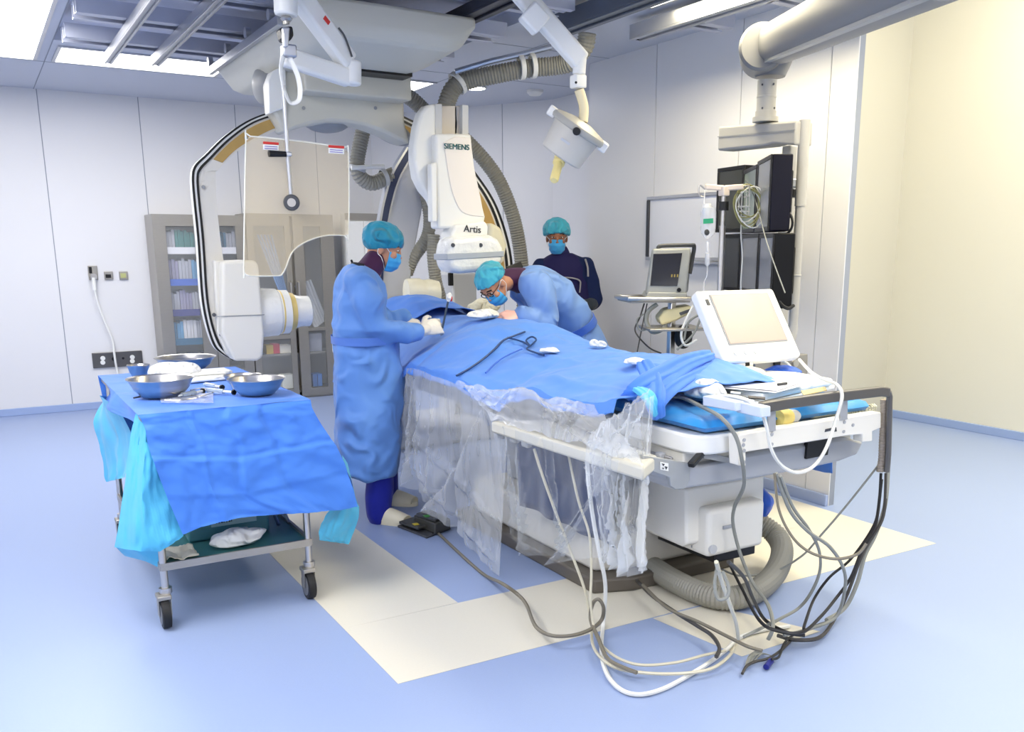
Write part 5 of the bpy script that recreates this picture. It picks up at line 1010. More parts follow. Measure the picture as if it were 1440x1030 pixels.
cable('grey cable from under the table falling nearest the floor hose', hang([(970, 70), (1010, 170), (1060, 240), (1095, 310), (1098, 380), (1070, 450), (1030, 500), (970, 535), (900, 570), (850, 595)], d3, 6, .09), .0064, gc)
d4 = 2.8
cable('grey cable from the mattress edge running down over the motor box', [P(937, 557, z=.955), P(960, 560, z=.955), P(984, 571, z=.95), P(1013, 587, Y=2.44), P(1034, 613, Y=2.40), P(1043, 645, Y=2.40), P(1046, 683, Y=2.5), P(1033, 713, Y=2.66), P(1031, 739, Y=2.70), P(1042, 782, Y=2.68), P(1059, 821, z=.14), P(1080, 851, z=.12), P(1087, 881, z=.11), P(1080, 900, z=.06)], .0080, gc)
cable('white cable looping from the console round the end board', [P(1124, 506, Y=2.9), P(1140, 523, Y=2.75), P(1158, 534, Y=2.6), P(1176, 541, Y=2.42), P(1184, 557, Y=2.37), P(1176, 589, Y=2.37), P(1162, 630, Y=2.36), P(1144, 656, Y=2.36), P(1121, 665, Y=2.36), P(1100, 656, Y=2.36), P(1085, 633, Y=2.36), P(1078, 601, Y=2.36), P(1069, 578, Y=2.36), P(1051, 563, z=1.0), P(1022, 557, z=1.0), P(1000, 561, z=.97)], .0072, wc)
cable('white cable arching behind the console right corner', [P(1100, 508, Y=3.3), P(1108, 512, Y=3.2), P(1116, 524, Y=3.1), P(1112, 533, z=.985)], .0064, wc)
cable('pale cable hanging from the motor box underside to the heap', hang([(760, 350), (780, 420), (805, 490), (825, 550), (832, 600)], d4, 4, .13), .0072, beige_c)
cable('looped pale grey cable under the motor box', hang([(765, 355), (755, 420), (765, 470), (795, 465), (800, 430), (780, 380)], d4+.05, 6), .0056, gc)
cable('dark cable dropping behind the motor box to the black heap', hang([(800, 350), (850, 400), (880, 470), (920, 540), (990, 580), (1050, 590)], d4+.1, 3, .1), .0072, blk_c)
cable('grey frayed cable end lying at the front right of the heap', hang([(1010, 600), (970, 640), (930, 665), (890, 675), (860, 690), (845, 715)], d4, 0, .02), .0056, dc)
cable('thin dark cable end with a blue tip right of the frayed end', hang([(1140, 540), (1080, 560), (1010, 590), (980, 620), (965, 660), (940, 668)], d4, 0, .035), .0048, blk_c)
one(MB().cyl(P(*z7(940, 672), z=.02), P(*z7(922, 695), z=.015), .012, n=10), 'cable_plug', navy_m, 'small dark blue plug at a loose cable end on the floor', 'plug', bevel=.003)
for k in range(9):
    a = P(*z7(890+6*k, 640+2*k), z=.012); c = P(*z7(845+5*k+random.uniform(-6, 6), 705-4*k), z=.008); o = MB().tube(smoothpath([a, a.lerp(c, .5)+V((.01*math.sin(k), .01, .012)), c], 4), .0025, n=4).build('loose_strand', gc); tag(o, 'thin grey strand fanning out of the frayed cable end', 'wire', 'frayed wire strands')
# ------------------------------------------------------------------ instrument trolley with drapes
cx0, cx1, cy0, cy1, ctz = .50, 1.17, 3.86, 5.18, .905
t = thing('instrument_trolley', 'steel instrument trolley on black casters under blue and cyan drapes', 'instrument trolley', ((cx0+cx1)/2, (cy0+cy1)/2, 0))
LX = ((cx0+.03, cy0+.01), (cx1-.03, cy0+.012), (cx0+.03, cy1-.03), (cx1-.03, cy1-.03))
tyre = mat('black_tyre', (24, 24, 26), .55); hubm = mat('grey_hub', (120, 122, 126), .45)
for x, y in LX:
    b = MB(); b.cyl((x, y, .165), (x, y, ctz-.03), .015, n=14); b.build('leg', steel, t)
    b = MB(); a0 = R(200); ox = .03
    b.cyl((x, y, .145), (x, y, .168), .026, n=16); fk = b.build('caster_stem', steel, t)
    wx, wy = x-.012, y-.02
    b = MB(); b.box((wx, wy+.01, .135), (.055, .07, .02))
    b.build('caster_plate', steel_b, fk, bevel=.004)
    for s in (-1, 1): b = MB(); b.loft([[(wx+s*.026, wy-.022, .14), (wx+s*.026, wy+.03, .14), (wx+s*.026, wy+.012, .055), (wx+s*.026, wy-.012, .055)], [(wx+s*.023, wy-.022, .14), (wx+s*.023, wy+.03, .14), (wx+s*.023, wy+.012, .055), (wx+s*.023, wy-.012, .055)]]); b.build('fork_arm', steel_b, fk, smooth=0)
    b = MB(); b.lathe([(.045, -.018), (.062, -.016), (.064, 0), (.062, .016), (.045, .018)], (wx, wy, .064), (1, 0, 0), n=32); w = b.build('wheel', tyre, t)
    MB().lathe([(.046, -.0195), (.046, .0195)], (wx, wy, .064), (1, 0, 0), n=28).build('hub', hubm, w)
b = MB(); b.bb(cx0, cx1, cy0, cy1, ctz-.03, ctz-.004); b.build('top_tray', steel_b, t, bevel=.004)
shz = .262
b = MB(); b.bb(cx0+.02, cx1-.02, cy0, cy1-.02, shz-.012, shz-.002); b.build('lower_shelf', mat('shelf_teal_reflection', (72, 132, 134), .35, .3), t, smooth=0)  # steel shelf; the teal reflection is put into its base colour
for a in ((cx0+.02, cx1-.02, cy0-.006, cy0+.006), (cx0+.02, cx1-.02, cy1-.026, cy1-.014), (cx0+.014, cx0+.026, cy0, cy1-.02), (cx1-.026, cx1-.014, cy0, cy1-.02)): MB().bb(*a, shz-.018, shz+.014).build('shelf_lip', steel_b, t, smooth=0)
for xx in (cx1-.10, cx1-.05): b = MB(); b.tube([(xx, cy1-.1, .84), (xx+.02, cy0+.3, shz+.01)], .008, n=8); b.build('brace', steel, t)
# things on the lower shelf
tb = bpy.data.materials.new('teal_box'); tb.use_nodes = True; p_ = tb.node_tree.nodes['Principled BSDF']; p_.inputs['Base Color'].default_value = (*lin((96, 156, 166)), 1); p_.inputs['Roughness'].default_value = .2; p_.inputs['Transmission Weight'].default_value = .25
t2 = thing('plastic_box', 'teal translucent box with a barcode label on the trolley lower shelf', 'box', (.86, 4.3, shz)); b = MB(); b.bb(.68, 1.04, 4.12, 4.42, shz, shz+.17); b.build('box_body', tb, t2, bevel=.012)
b = MB(); b.bb(.78, .98, 4.114, 4.12, shz+.06, shz+.14); b.build('label', mat('pale_teal_label', (170, 205, 208), .5), t2, smooth=0)
for k in range(7): b = MB(); b.bb(.80+.011*k, .804+.011*k+(k % 3)*.002, 4.111, 4.114, shz+.075, shz+.11); b.build('label_bar', dark_ink, t2, smooth=0)
crumple('crumpled_tissue', (.86, 3.98, shz+.03), (.115, .07, .055), 'crumpled white tissue on the trolley lower shelf front', 'tissue', seed=31, amp=.4)
b = MB(); b.grid(lambda u, v: V((lerp(.55, .68, u), lerp(3.90, 4.08, v), shz+.012+.02*fbm(u*3, v*3))), 12, 12); one(b, 'paper_wrap', mat('cream_paper', (226, 220, 200), .6), 'cream paper wrap at the left end of the trolley lower shelf', 'paper', solid=.002)
# --- drapes
def row_surface(rows, nu, nv, amp, seed, crease=()):
    "rows: list of world polylines top to bottom; resampled to a smooth sheet"
    def samp(path, u): f = u*(len(path)-1); i = min(int(f), len(path)-2); return V(path[i]).lerp(V(path[i+1]), f-i)
    R_ = [[samp(r, i/nu) for i in range(nu+1)] for r in rows]
    cols = [smoothpath([R_[j][i] for j in range(len(rows))], 6) for i in range(nu+1)]
    def f(u, v):
        i = round(u*nu); c = cols[i]; p = samp(c, v)
        k = amp*(fbm(u*4+seed, v*4)+.5*fbm(u*11, v*9+seed))*min(1, v*5)
        for kind, pos, h in crease:
            dd = (u if kind == 'u' else v)-pos; k += h*math.exp(-(dd/.008)**2)+.6*h*(1 if dd > 0 else -1)*math.exp(-(dd/.06)**2)
        return p+V((0, -1, 0))*k
    return f
b = MB()
# top of the cloth
def topc(u, v): x = lerp(cx0-.012, cx1+.012, u); y = lerp(cy0-.012, cy1+.012, v); return V((x, y, ctz+.003+.003*fbm(x*6, y*6)))
b.grid(topc, 40, 60)
fr = [pxs(r, Y=y) for r, y in (([(211, 583), (432, 560)], cy0-.012), ([(203, 600), (320, 594), (440, 576)], cy0-.03), ([(209, 628), (340, 626), (458, 606)], cy0-.05), ([(219, 658), (340, 660), (475, 632)], cy0-.07), ([(236, 702), (350, 698), (489, 665)], cy0-.08), ([(257, 752), (282, 742), (333, 729), (409, 723), (445, 720), (480, 718), (503, 713)], cy0-.09))]
fr[0] = [topc(0, 0), topc(1, 0)]
b.grid(row_surface(fr, 60, 60, .014, 3, (('u', .50, .010), ('u', .69, -.009), ('u', .28, .006), ('v', .52, .012), ('v', .80, -.005))), 60, 60)
# left flap (blue, short at the rear) and right side, back
lf = [[topc(0, 0), topc(0, .5), topc(0, 1)], [P(206, 593, Y=cy0-.01), V((.455, 4.5, .868)), P(160, 543, Y=cy1-.03)], [P(204, 600, Y=cy0+.01), V((.445, 4.5, .835)), P(147, 563, Y=cy1-.06)]]
def sidef(rows, nu, nv, amp, seed):
    g = row_surface(rows, nu, nv, 0, seed); return lambda u, v: g(u, v)+V((-1, 0, 0))*amp*(fbm(u*5+seed, v*3)+.5*math.sin(u*19))*v
b.grid(sidef(lf, 40, 20, .006, 8), 40, 20)
rt = [[topc(1, 0), topc(1, .5), topc(1, 1)], [P(440, 576, Y=cy0-.03), V((1.25, 4.5, .80)), V((1.26, cy1, .78))], [P(489, 665, Y=cy0-.08), V((1.33, 4.5, .55)), V((1.30, cy1, .52))], [P(503, 713, Y=cy0-.09), V((1.36, 4.5, .42)), V((1.31, cy1, .42))]]
b.grid(sidef(rt, 40, 30, -.02, 4), 40, 30)
bk = [[topc(0, 1), topc(1, 1)], [V((cx0+.02, cy1+.06, .6)), V((cx1+.1, cy1+.06, .6))], [V((cx0+.04, cy1+.08, .42)), V((cx1+.13, cy1+.08, .42))]]
b.grid(row_surface(bk, 20, 16, .01, 6), 20, 16)
one(b, 'trolley_drape', drape_m, 'bright blue creased drape over the top and front of the trolley', 'surgical drape', smooth=80, origin=((cx0+cx1)/2, (cy0+cy1)/2, ctz))
b = MB()
c1 = [[V((cx0-.004, cy0+.10, ctz-.008)), V((cx0+.02, cy0-.006, ctz-.008)), V((cx0+.25, cy0-.008, ctz-.008))], [P(184, 612, Y=cy0+.12), P(205, 625, Y=cy0-.012), P(240, 640, Y=cy0-.018)], [P(174, 690, Y=cy0+.13), P(200, 700, Y=cy0-.04), P(250, 710, Y=cy0-.03)], [P(161, 770, Y=cy0+.14), P(190, 775, Y=cy0-.02), P(226, 776, Y=cy0-.06), P(258, 754, Y=cy0-.05)], [P(161, 772, Y=cy0+.15), P(200, 788, Y=cy0+.0), P(230, 800, Y=cy0-.03), P(259, 757, Y=cy0-.05)]]
b.grid(row_surface(c1[:4], 40, 40, .018, 12), 40, 40)
c1b = [[P(161, 768, Y=cy0+.16), P(190, 770, Y=cy0+.03), P(224, 772, Y=cy0+.0)], [P(175, 782, Y=cy0+.2), P(205, 790, Y=cy0+.08), P(232, 803, Y=cy0+.04)]]
b.grid(row_surface(c1b, 16, 8, .004, 2), 16, 8)
one(b, 'under_drape', cyan_m, 'light cyan under-drape corner hanging at the trolley front left leg', 'surgical drape', smooth=80)
b = MB()
c2 = [[V((cx0-.025, 4.35, .86)), V((cx0-.05, 4.8, .86)), P(150, 558, Y=cy1-.05)], [P(185, 612, Y=4.35), P(160, 600, Y=4.7), P(132, 590, Y=5.0)], [P(181, 655, Y=4.35), P(165, 640, Y=4.7), P(141, 632, Y=5.0)], [P(177, 671, Y=4.35), P(163, 675, Y=4.7), P(150, 678, Y=5.0)]]
b.grid(sidef(c2, 30, 24, .02, 5), 30, 24)
one(b, 'under_drape', cyan_m, 'light cyan under-drape flap hanging at the trolley left rear side', 'surgical drape', smooth=80)
b = MB()
c3 = [[P(481, 640, Y=cy0+.0), P(489, 652, Y=cy0+.1)], [P(484, 690, Y=cy0-.03), P(500, 700, Y=cy0+.16)], [P(460, 722, Y=cy0-.02), P(484, 720, Y=cy0+.05), P(505, 715, Y=cy0+.15)], [P(449, 745, Y=cy0+.02), P(470, 752, Y=cy0+.05), P(498, 748, Y=cy0+.14)], [P(449, 760, Y=cy0+.03), P(470, 763, Y=cy0+.08), P(490, 766, Y=cy0+.12)]]
b.grid(row_surface(c3, 24, 30, .012, 7), 24, 30)
one(b, 'under_drape', cyan_m, 'light cyan under-drape tip hanging at the trolley right front corner', 'surgical drape', smooth=80)
# --- instruments
CT = ctz+.0075
def bowl(px, py, r, h, label, rot=0, nm='steel_bowl', cat='bowl'):
    c = P(px, py, z=CT); c.z = CT; w = .0025
    b = MB(); b.lathe([(r*.45, 0), (r*.62, .004), (r*.85, h*.45), (r*.98, h*.95), (r*1.05, h), (r*1.05, h-w), (r*.99, h*.9), (r*.84, h*.47), (r*.6, .008), (.0, .006)], c, n=48, cap=True)
    return one(b, nm, steel, label, cat, 'steel bowls on the instrument trolley')
bowl(228, 558, .135, .085, 'wide steel bowl at the left front of the trolley top')
bowl(362, 555, .12, .075, 'steel bowl at the right front of the trolley top')
bowl(262, 520, .15, .07, 'large shallow steel basin at the back of the trolley top')
bowl(342, 542, .085, .05, 'small steel dish behind the right front bowl')
bowl(196, 531, .052, .065, 'small steel cup at the back left edge of the trolley top')
crumple('gauze_pile', P(246, 532, z=CT)+V((0, 0, .03)), (.13, .12, .055), 'big white gauze pile between the bowls on the trolley', 'gauze', seed=41, amp=.25)
for i, (px, py, w_, lab) in enumerate(((292, 534, .11, 'lower white folded towel right of the gauze pile'), (294, 530, .10, 'upper white folded towel right of the gauze pile'))):
    q = P(px, py, z=CT); b = MB(); b.box((q.x, q.y, CT+.008+.017*i), (2*w_, .15, .016), rz=.15-.1*i); one(b, 'folded_towel', gauze_m, lab, 'towel', bevel=.006)
clr = mat('clear_syringe', (214, 226, 236), .15, trans=.5)
def syringe(a, c, label):
    a, c = P(*a, z=CT+.012), P(*c, z=CT+.012); t = thing('syringe', label, 'syringe', a, 'syringes on the trolley'); d = (c-a).normalized(); L_ = (c-a).length
    MB().cyl(a, a+d*L_*.6, .011, n=14).build('barrel', clr, t); MB().cyl(a+d*L_*.55, a+d*L_*.95, .006, n=10).build('plunger', white_p, t); MB().cyl(a+d*L_*.94, a+d*L_, .012, n=14).build('thumb_rest', black_p, t); MB().cyl(a-d*.02, a, .004, n=8).build('nozzle', white_p, t)
syringe((292, 549), (330, 552), 'clear syringe lying in front of the small dish on the trolley'); syringe((290, 541), (313, 545), 'clear syringe with black end beside the folded towels'); syringe((256, 556), (286, 550), 'clear syringe lying at the trolley front between bowls')
b = MB(); b.tube(pxs([(188, 560), (200, 557.5), (212, 556)], z=CT+.006), .004, n=6); one(b, 'forceps', dk_grey, 'dark thin forceps lying left of the front bowl', 'forceps')
for i, pts in enumerate(([(240, 561), (262, 556), (282, 557), (300, 552)], [(232, 563), (255, 563), (276, 560)], [(268, 549), (284, 546), (296, 548), (308, 545)])):
    o = MB().tube(smoothpath(pxs(pts, z=CT+.006), 5), .003, n=5).build('guide_wire', steel); tag(o, ('thin coiled guide wire lying at the trolley front', 'short guide wire at the very front edge of the trolley top', 'thin guide wire before the folded towels')[i], 'wire')
b = MB(); b.grid(lambda u, v: P(lerp(226, 300, u), lerp(567, 553, v), z=CT+.004)+V((0, 0, .004*abs(fbm(u*6, v*6)))), 20, 12); one(b, 'clear_wrap', film, 'flat clear plastic wrap under the wires on the trolley front', 'plastic wrap')
# ------------------------------------------------------------------ people
skin_m = mat('skin', (196, 142, 112), .5, var=.05, vscale=20, spec=.4); skin_d = mat('skin_brown', (150, 98, 70), .5, var=.05, vscale=20)
gown_m = cloth('gown_blue', (100, 148, 220), .55, .6, 17, dist=.06); gown2_m = cloth('gown_pale_blue', (116, 152, 212), .55, .6, 17, dist=.06)
glove_m = mat('latex_glove', (232, 226, 214), .35, bump=.15, bscale=60); cap_m = cloth('cap_teal', (38, 142, 172), .55, .8, 30); cap2_m = cloth('cap_light_teal', (70, 176, 200), .55, .8, 30)
mask_m = cloth('mask_blue', (66, 164, 222), .6, .2, 30); strap_m = mat('mask_strap', (236, 236, 232), .6); navy_s = cloth('scrub_navy', (22, 28, 74), .7, .4, 10); maroon_m = cloth('collar_maroon', (66, 26, 66), .7, .3, 12)
vest_m = cloth('lead_vest_navy', (26, 22, 74), .75, .25, 8, sheen=0); shirt_m = cloth('scrub_teal_navy', (12, 30, 74), .8, .35, 10, sheen=0); trouser_m = cloth('trousers_blue', (22, 34, 150), .7, .4, 9); clog_m = mat('cream_clog', (236, 226, 196), .45); eye_w = mat('eye_white', (226, 222, 216), .3); eye_b = mat('iris_dark', (34, 24, 20), .2); brow_m = mat('hair_dark', (26, 22, 22), .7)
def remeshed(mb, vox, it=4, disp=None):
    me = bpy.data.meshes.new('tmp'); bmesh.ops.recalc_face_normals(mb.bm, faces=mb.bm.faces[:]); mb.bm.to_mesh(me); mb.bm.free()
    o = bpy.data.objects.new('tmp', me); COL.objects.link(o); r = o.modifiers.new('r', 'REMESH'); r.mode = 'VOXEL'; r.voxel_size = vox
    dg = bpy.context.evaluated_depsgraph_get(); m2 = bpy.data.meshes.new_from_object(o.evaluated_get(dg)); bpy.data.objects.remove(o); bpy.data.meshes.remove(me)
    out = MB(); out.bm.from_mesh(m2); bpy.data.meshes.remove(m2)
    for _ in range(it): bmesh.ops.smooth_vert(out.bm, verts=out.bm.verts[:], factor=.5, use_axis_x=True, use_axis_y=True, use_axis_z=True)
    if disp:
        out.bm.normal_update(); mv = [(v, v.normal*disp(v.co)) for v in out.bm.verts]
        for v, d in mv: v.co += d
    return out
def limb(mb, pts, rs, n=14, k=6):
    pts = [V(p) for p in pts]; path = smoothpath(pts, k); m = len(path)-1; R_ = []
    for i in range(m+1):
        f = i/k; j = min(int(f), len(rs)-2); R_.append(lerp(rs[j], rs[j+1], f-j))
    mb.tube(path, R_, n=n); mb.ell(path[0], R_[0], n=n, m=8); mb.ell(path[-1], R_[-1], n=n, m=8); return mb
def torso(mb, rings, side, n=30, pw=.85):
    C_ = [V(r[0]) for r in rings]; out = []
    for i, (c, a, f_) in enumerate(rings):
        c = V(c); t = C_[min(i+1, len(C_)-1)]-C_[max(i-1, 0)]; t.normalize(); s = V(side); s = (s-t*s.dot(t)).normalized(); fr = t.cross(s)
        out.append([c+s*(a*math.copysign(abs(math.cos(q))**pw, math.cos(q)))+fr*(f_*math.copysign(abs(math.sin(q))**pw, math.sin(q))) for q in [2*PI*k/n for k in range(n)]])
    return mb.loft(out)
def hand(mb, wrist, d, nrm_, thumb, curl=.5, sc=1.0, spread=.12):
    "d: pointing direction, nrm_: back of the hand, thumb: +1/-1 side (along d x nrm_); curl: total bend of each finger in radians per joint"
    d = V(d).normalized(); nn = V(nrm_); nn = (nn-d*nn.dot(d)).normalized(); s = d.cross(nn)*thumb; w = V(wrist)
    M = Matrix((d, s, nn)).transposed()
    rings = [[w+M @ V((x*sc, (a*math.cos(q))*sc+off*sc, b_*math.sin(q)*sc)) for q in [2*PI*k/16 for k in range(16)]] for x, a, b_, off in ((-.02, .027, .020, 0), (.01, .031, .018, .002), (.05, .041, .016, .004), (.085, .042, .014, .002), (.098, .038, .011, 0))]
    mb.loft(rings)
    for i, (off, ln) in enumerate(((.030, .068), (.010, .076), (-.011, .070), (-.030, .054))):
        p = w+M @ V((.088*sc, off*sc, 0)); a = .15+.1*i*curl; dirv = V((1, (off*2.2*spread/.12*.5), 0)).normalized(); pts = [p-M @ (dirv*.02*sc), p]
        for k, fr_ in enumerate((.42, .32, .26)):
            a += curl*(.7 if k == 0 else 1)
            p = p+M @ (V((dirv.x*math.cos(a), dirv.y*math.cos(a), -math.sin(a)))*ln*fr_*sc); pts.append(p)
        mb.tube(pts, [.0098*sc, .0098*sc, .0092*sc, .0085*sc, .0072*sc], n=10); mb.ell(pts[-1], .0073*sc, n=8, m=6)
    p0 = w+M @ V((.015*sc, .026*sc, -.004)); p1 = w+M @ V((.045*sc, .056*sc, -.014*sc)); p2 = w+M @ V((.072*sc, .066*sc, -.026*sc-.01*curl)); p3 = w+M @ V((.094*sc, .064*sc, -.036*sc-.018*curl))
    mb.tube([p0, p1, p2, p3], [.014*sc, .013*sc, .0105*sc, .0085*sc], n=10); mb.ell(p3, .0086*sc, n=8, m=6); mb.ell(p0, .014*sc, n=8, m=6)
    return M
def head(mb, c, f, u, sc=1.0):
    f = V(f).normalized(); u = V(u); u = (u-f*u.dot(f)).normalized(); s = u.cross(f); M = Matrix((f, s, u)).transposed(); c = V(c)
    E_ = lambda p, r: mb.ell(c+M @ (V(p)*sc), [x*sc for x in r], M, n=20, m=14)
    E_((-.012, 0, .03), (.098, .077, .100)); E_((.032, 0, -.045), (.062, .060, .070)); E_((.055, 0, -.085), (.036, .036, .030)); E_((.062, 0, .02), (.034, .060, .04))
    E_((.094, 0, -.012), (.014, .011, .026)); E_((.102, 0, -.028), (.015, .016, .011)); E_((.086, .0, .030), (.012, .052, .010)); E_((.082, .0, -.058), (.016, .026, .012))
    for k in (-1, 1): E_((-.004, .077*k, -.012), (.020, .010, .032)); E_((.062, .038*k, -.025), (.03, .026, .025))
    return M
def face_parts(t, c, M, sc=1.0, closed=False):
    for k in (-1, 1):
        e = c+M @ (V((.084, .031*k, .010))*sc)
        o = MB().ell(e, (.010*sc, .0135*sc, (.004 if closed else .0058)*sc), M, n=14, m=8).build('eye', eye_w, t)
        MB().ell(e+M @ (V((.0065, 0, -.0005))*sc), (.0045*sc, .006*sc, .0052*sc), M, n=12, m=8).build('iris', eye_b, o)
        MB().tube(smoothpath([c+M @ (V((.090, .012*k, .031))*sc), c+M @ (V((.092, .032*k, .037))*sc), c+M @ (V((.078, .054*k, .030))*sc)], 4), .004*sc, n=6, flat=1.0).build('eyebrow', brow_m, t)
def cap(t, c, M, m, sc=1.0, seed=0, tilt=.32, r=(.120, .102, .098), low=-.005):
    b = MB(); pn = V((-tilt, 0, 1)).normalized()
    def f(a, v):
        q, e = a*2*PI, -PI/2+PI*min(max(v, .01), .99); d = V((math.cos(e)*math.cos(q), math.cos(e)*math.sin(q), math.sin(e)))
        k = 1+.05*noise.fractal(d*3+V((seed, 0, 0)), 1, 2, 3)+.022*math.sin(q*19+seed)*max(0, 1-v)
        p = V((-.018+d.x*r[0]*k, d.y*r[1]*k, .048+d.z*r[2]*k)); h = p.dot(pn)-low
        if h < 0: p -= pn*h; p = V((lerp(p.x, -.014, .12), p.y*.9, p.z))
        return c+M @ (p*sc)
    b.grid(f, 64, 32, True); return b.build('surgical_cap', m, t, smooth=80)
def mask(t, c, M, sc=1.0, seed=0):
    b = MB()
    def f(a, v):
        q = lerp(-1.32, 1.32, a); e = lerp(-1.15, .62, v); pl = .0022*math.sin(v*22)+.002*fbm(a*5+seed, v*5)
        rr = (.088+pl, .067+pl, .078)
        return c+M @ (V((.026+rr[0]*math.cos(e)**.8*math.cos(q), rr[1]*math.cos(e)**.6*math.sin(q), -.052+rr[2]*math.sin(e)))*sc)
    b.grid(f, 32, 24); o = b.build('face_mask', mask_m, t, solid=.002, smooth=80)
    for k, a in ((-1, 0.0), (1, 1.0)):
        ear = c+M @ (V((-.018, .083*k, .0))*sc); ea2 = c+M @ (V((-.016, .080*k, -.035))*sc)
        MB().tube(smoothpath([f(a, .97), c+M @ (V((.02, .083*k, .012))*sc), c+M @ (V((-.006, .088*k, .016))*sc), ear, ea2, c+M @ (V((.012, .076*k, -.055))*sc), f(a, .12)], 5), .0022*sc, n=5).build('ear_loop', strap_m, o)
    return o
def folds(seed, a=.012, vs=(4.5, 4.5, 1.5)):
    def f(p):
        q = V((p.x*vs[0]+seed, p.y*vs[1], p.z*vs[2])); n = 1-2.2*abs(noise.noise(q))
        q2 = V((p.x*3+p.z*4+seed*2, p.y*3, p.z*5-p.x*3)); n2 = 1-2.4*abs(noise.noise(q2)); n3 = noise.noise(V((p.x*11, p.y*11, p.z*8+seed)))
        return a*(1.0*max(n, -.6)+.75*max(n2, -.5)+.45*n3)-a*.6
    return f
def clog(t, toe, heel, w, h=.07):
    toe, heel = V(toe), V(heel); d = (toe-heel); L_ = d.length; d.normalize(); s = d.cross(V((0, 0, 1)))
    out = lambda z, k, o=0: [heel+d*(L_*(.5+.5*math.cos(q))*(1)+o)+s*(w*k*math.sin(q)*(1+.18*math.cos(q)))+V((0, 0, z)) for q in [2*PI*i/24 for i in range(24)]]
    b = MB(); b.loft([out(0, .95), out(.018, 1.0), out(.028, .95)]); o = b.build('clog_sole', clog_m, t)
    b = MB(); rings = []
    for k in range(8):
        f_ = lerp(.42, .92, k/7); hh = h*(1-.55*((f_-.42)/.5)**1.5); ww = w*(.98-.25*max(0, f_-.7)); c = heel+d*L_*f_
        rings.append([c+s*(ww*math.cos(q))+V((0, 0, .022+hh*max(0, math.sin(q)))) for q in [PI*i/12 for i in range(13)]]+[c+s*(-ww*.9)+V((0, 0, .02)), c+s*(ww*.9)+V((0, 0, .02))])
    b.loft(rings); b.build('clog_upper', clog_m, t); return o
SC = .0041
# ================================================================ standing doctor in a blue gown (left)
YA = 4.95
A = lambda x, y, dy=0: P(x, y, Y=YA+dy)
fA = V((.93, -.34, 0)).normalized(); rA = V((-.34, -.93, 0)).normalized()
t = thing('person', 'standing person in blue gown, teal cap, mask and pale gloves at the table side', 'person', (1.95, 4.97, 0))
hc = A(540, 349); fh = (V((.90, -.52, 0))+V((0, 0, -.32))).normalized(); b = MB()
M = head(b, hc, fh, (0, 0, 1), .97)
limb(b, [hc+M @ V((-.03, 0, -.05)), A(524, 378), A(512, 395)], [.056, .058, .07])
torso(b, [(A(510, 392), .14, .07), (A(508, 420), .17, .10), (A(508, 450), .16, .11), (A(512, 490), .15, .11), (A(516, 530), .16, .12)], rA)
limb(b, [A(508, 396, -.17), A(532, 459, -.22), A(587, 467, -.14), A(594, 465, -.13)], [.05, .042, .027, .022]); limb(b, [A(510, 396, .17), A(540, 452, .22), A(562, 449, .2), A(568, 449, .19)], [.05, .042, .027, .022])
limb(b, [A(516, 530, -.09), V((1.86, 4.80, .48)), V((1.83, 4.80, .09))], [.085, .06, .04]); limb(b, [A(516, 530, .09), V((2.03, 5.10, .48)), V((2.02, 5.14, .09))], [.085, .06, .04])
for foot, y_ in ((V((1.83, 4.80, .06)), 0), (V((2.02, 5.14, .06)), 0)): limb(b, [foot, foot+V((.04, -.05, -.015)), foot+V((.07, -.09, -.02))], [.034, .028, .02])
mb = remeshed(b, .0065, 2); mb.build('body', skin_m, t)
face_parts(t, hc, M, .97, True); cap(t, hc, M, cap_m, .99, 2, .34); mask(t, hc, M, .97, 1)
b = MB(); limb(b, [A(527, 368), A(519, 380), A(508, 394)], [.066, .072, .092]); remeshed(b, .009, 2).build('collar', maroon_m, t)
b = MB(); b.tube(smoothpath([A(496, 372, .02), A(500, 372, -.06), A(512, 374, -.09)], 5), .012, n=8); b.tube([A(494, 366, 0), A(497, 373, .01)], .006, n=6); b.build('gown_tie', mat('black_tie', (20, 20, 26), .6), t)
b = MB(); S_ = lambda x, y, hw, lat: (A(x, y), lat, hw*SC)
torso(b, [S_(514, 379, 15, .085), S_(510, 388, 24, .15), S_(507, 400, 30, .205), S_(506, 420, 33, .225), S_(508, 450, 36, .225), S_(512, 476, 40, .225), S_(516, 500, 44, .235), S_(518, 540, 47, .245), S_(518, 580, 47, .25), S_(516, 620, 45, .255), S_(514, 650, 44, .255), S_(514, 662, 43, .255)], rA)
limb(b, [A(506, 396, -.17), A(516, 425, -.215), A(532, 459, -.225), A(560, 468, -.18), A(586, 467.5, -.145)], [.085, .078, .070, .058, .046])
limb(b, [A(510, 396, .17), A(522, 425, .22), A(540, 454, .225), A(566, 448, .2)], [.085, .075, .066, .046])
remeshed(b, .014, 4, folds(3, .019)).build('gown', gown_m, t, smooth=80)
b = MB(); bl = [A(512, 476)+rA*.243*math.cos(q)+fA*.183*math.sin(q) for q in [2*PI*k/40 for k in range(40)]]; b.loft([[p+V((0, 0, dz))+(p-A(512, 476))*o for p in bl] for dz, o in ((-.022, 0), (-.022, .012), (.022, .012), (.022, 0))], cap=False); b.build('waist_tie', cloth('tie_blue', (88, 130, 214), .6), t, smooth=60)
b = MB(); limb(b, [V((1.87, 4.82, .5)), V((1.85, 4.81, .25)), V((1.85, 4.80, .045))], [.10, .085, .078]); remeshed(b, .012, 3, folds(6, .012)).build('trouser_leg', trouser_m, t, smooth=80)
b = MB(); limb(b, [V((2.02, 5.10, .5)), V((2.02, 5.13, .25)), V((2.01, 5.14, .045))], [.10, .085, .075]); remeshed(b, .012, 3, folds(8, .012)).build('trouser_leg', trouser_m, t, smooth=80)
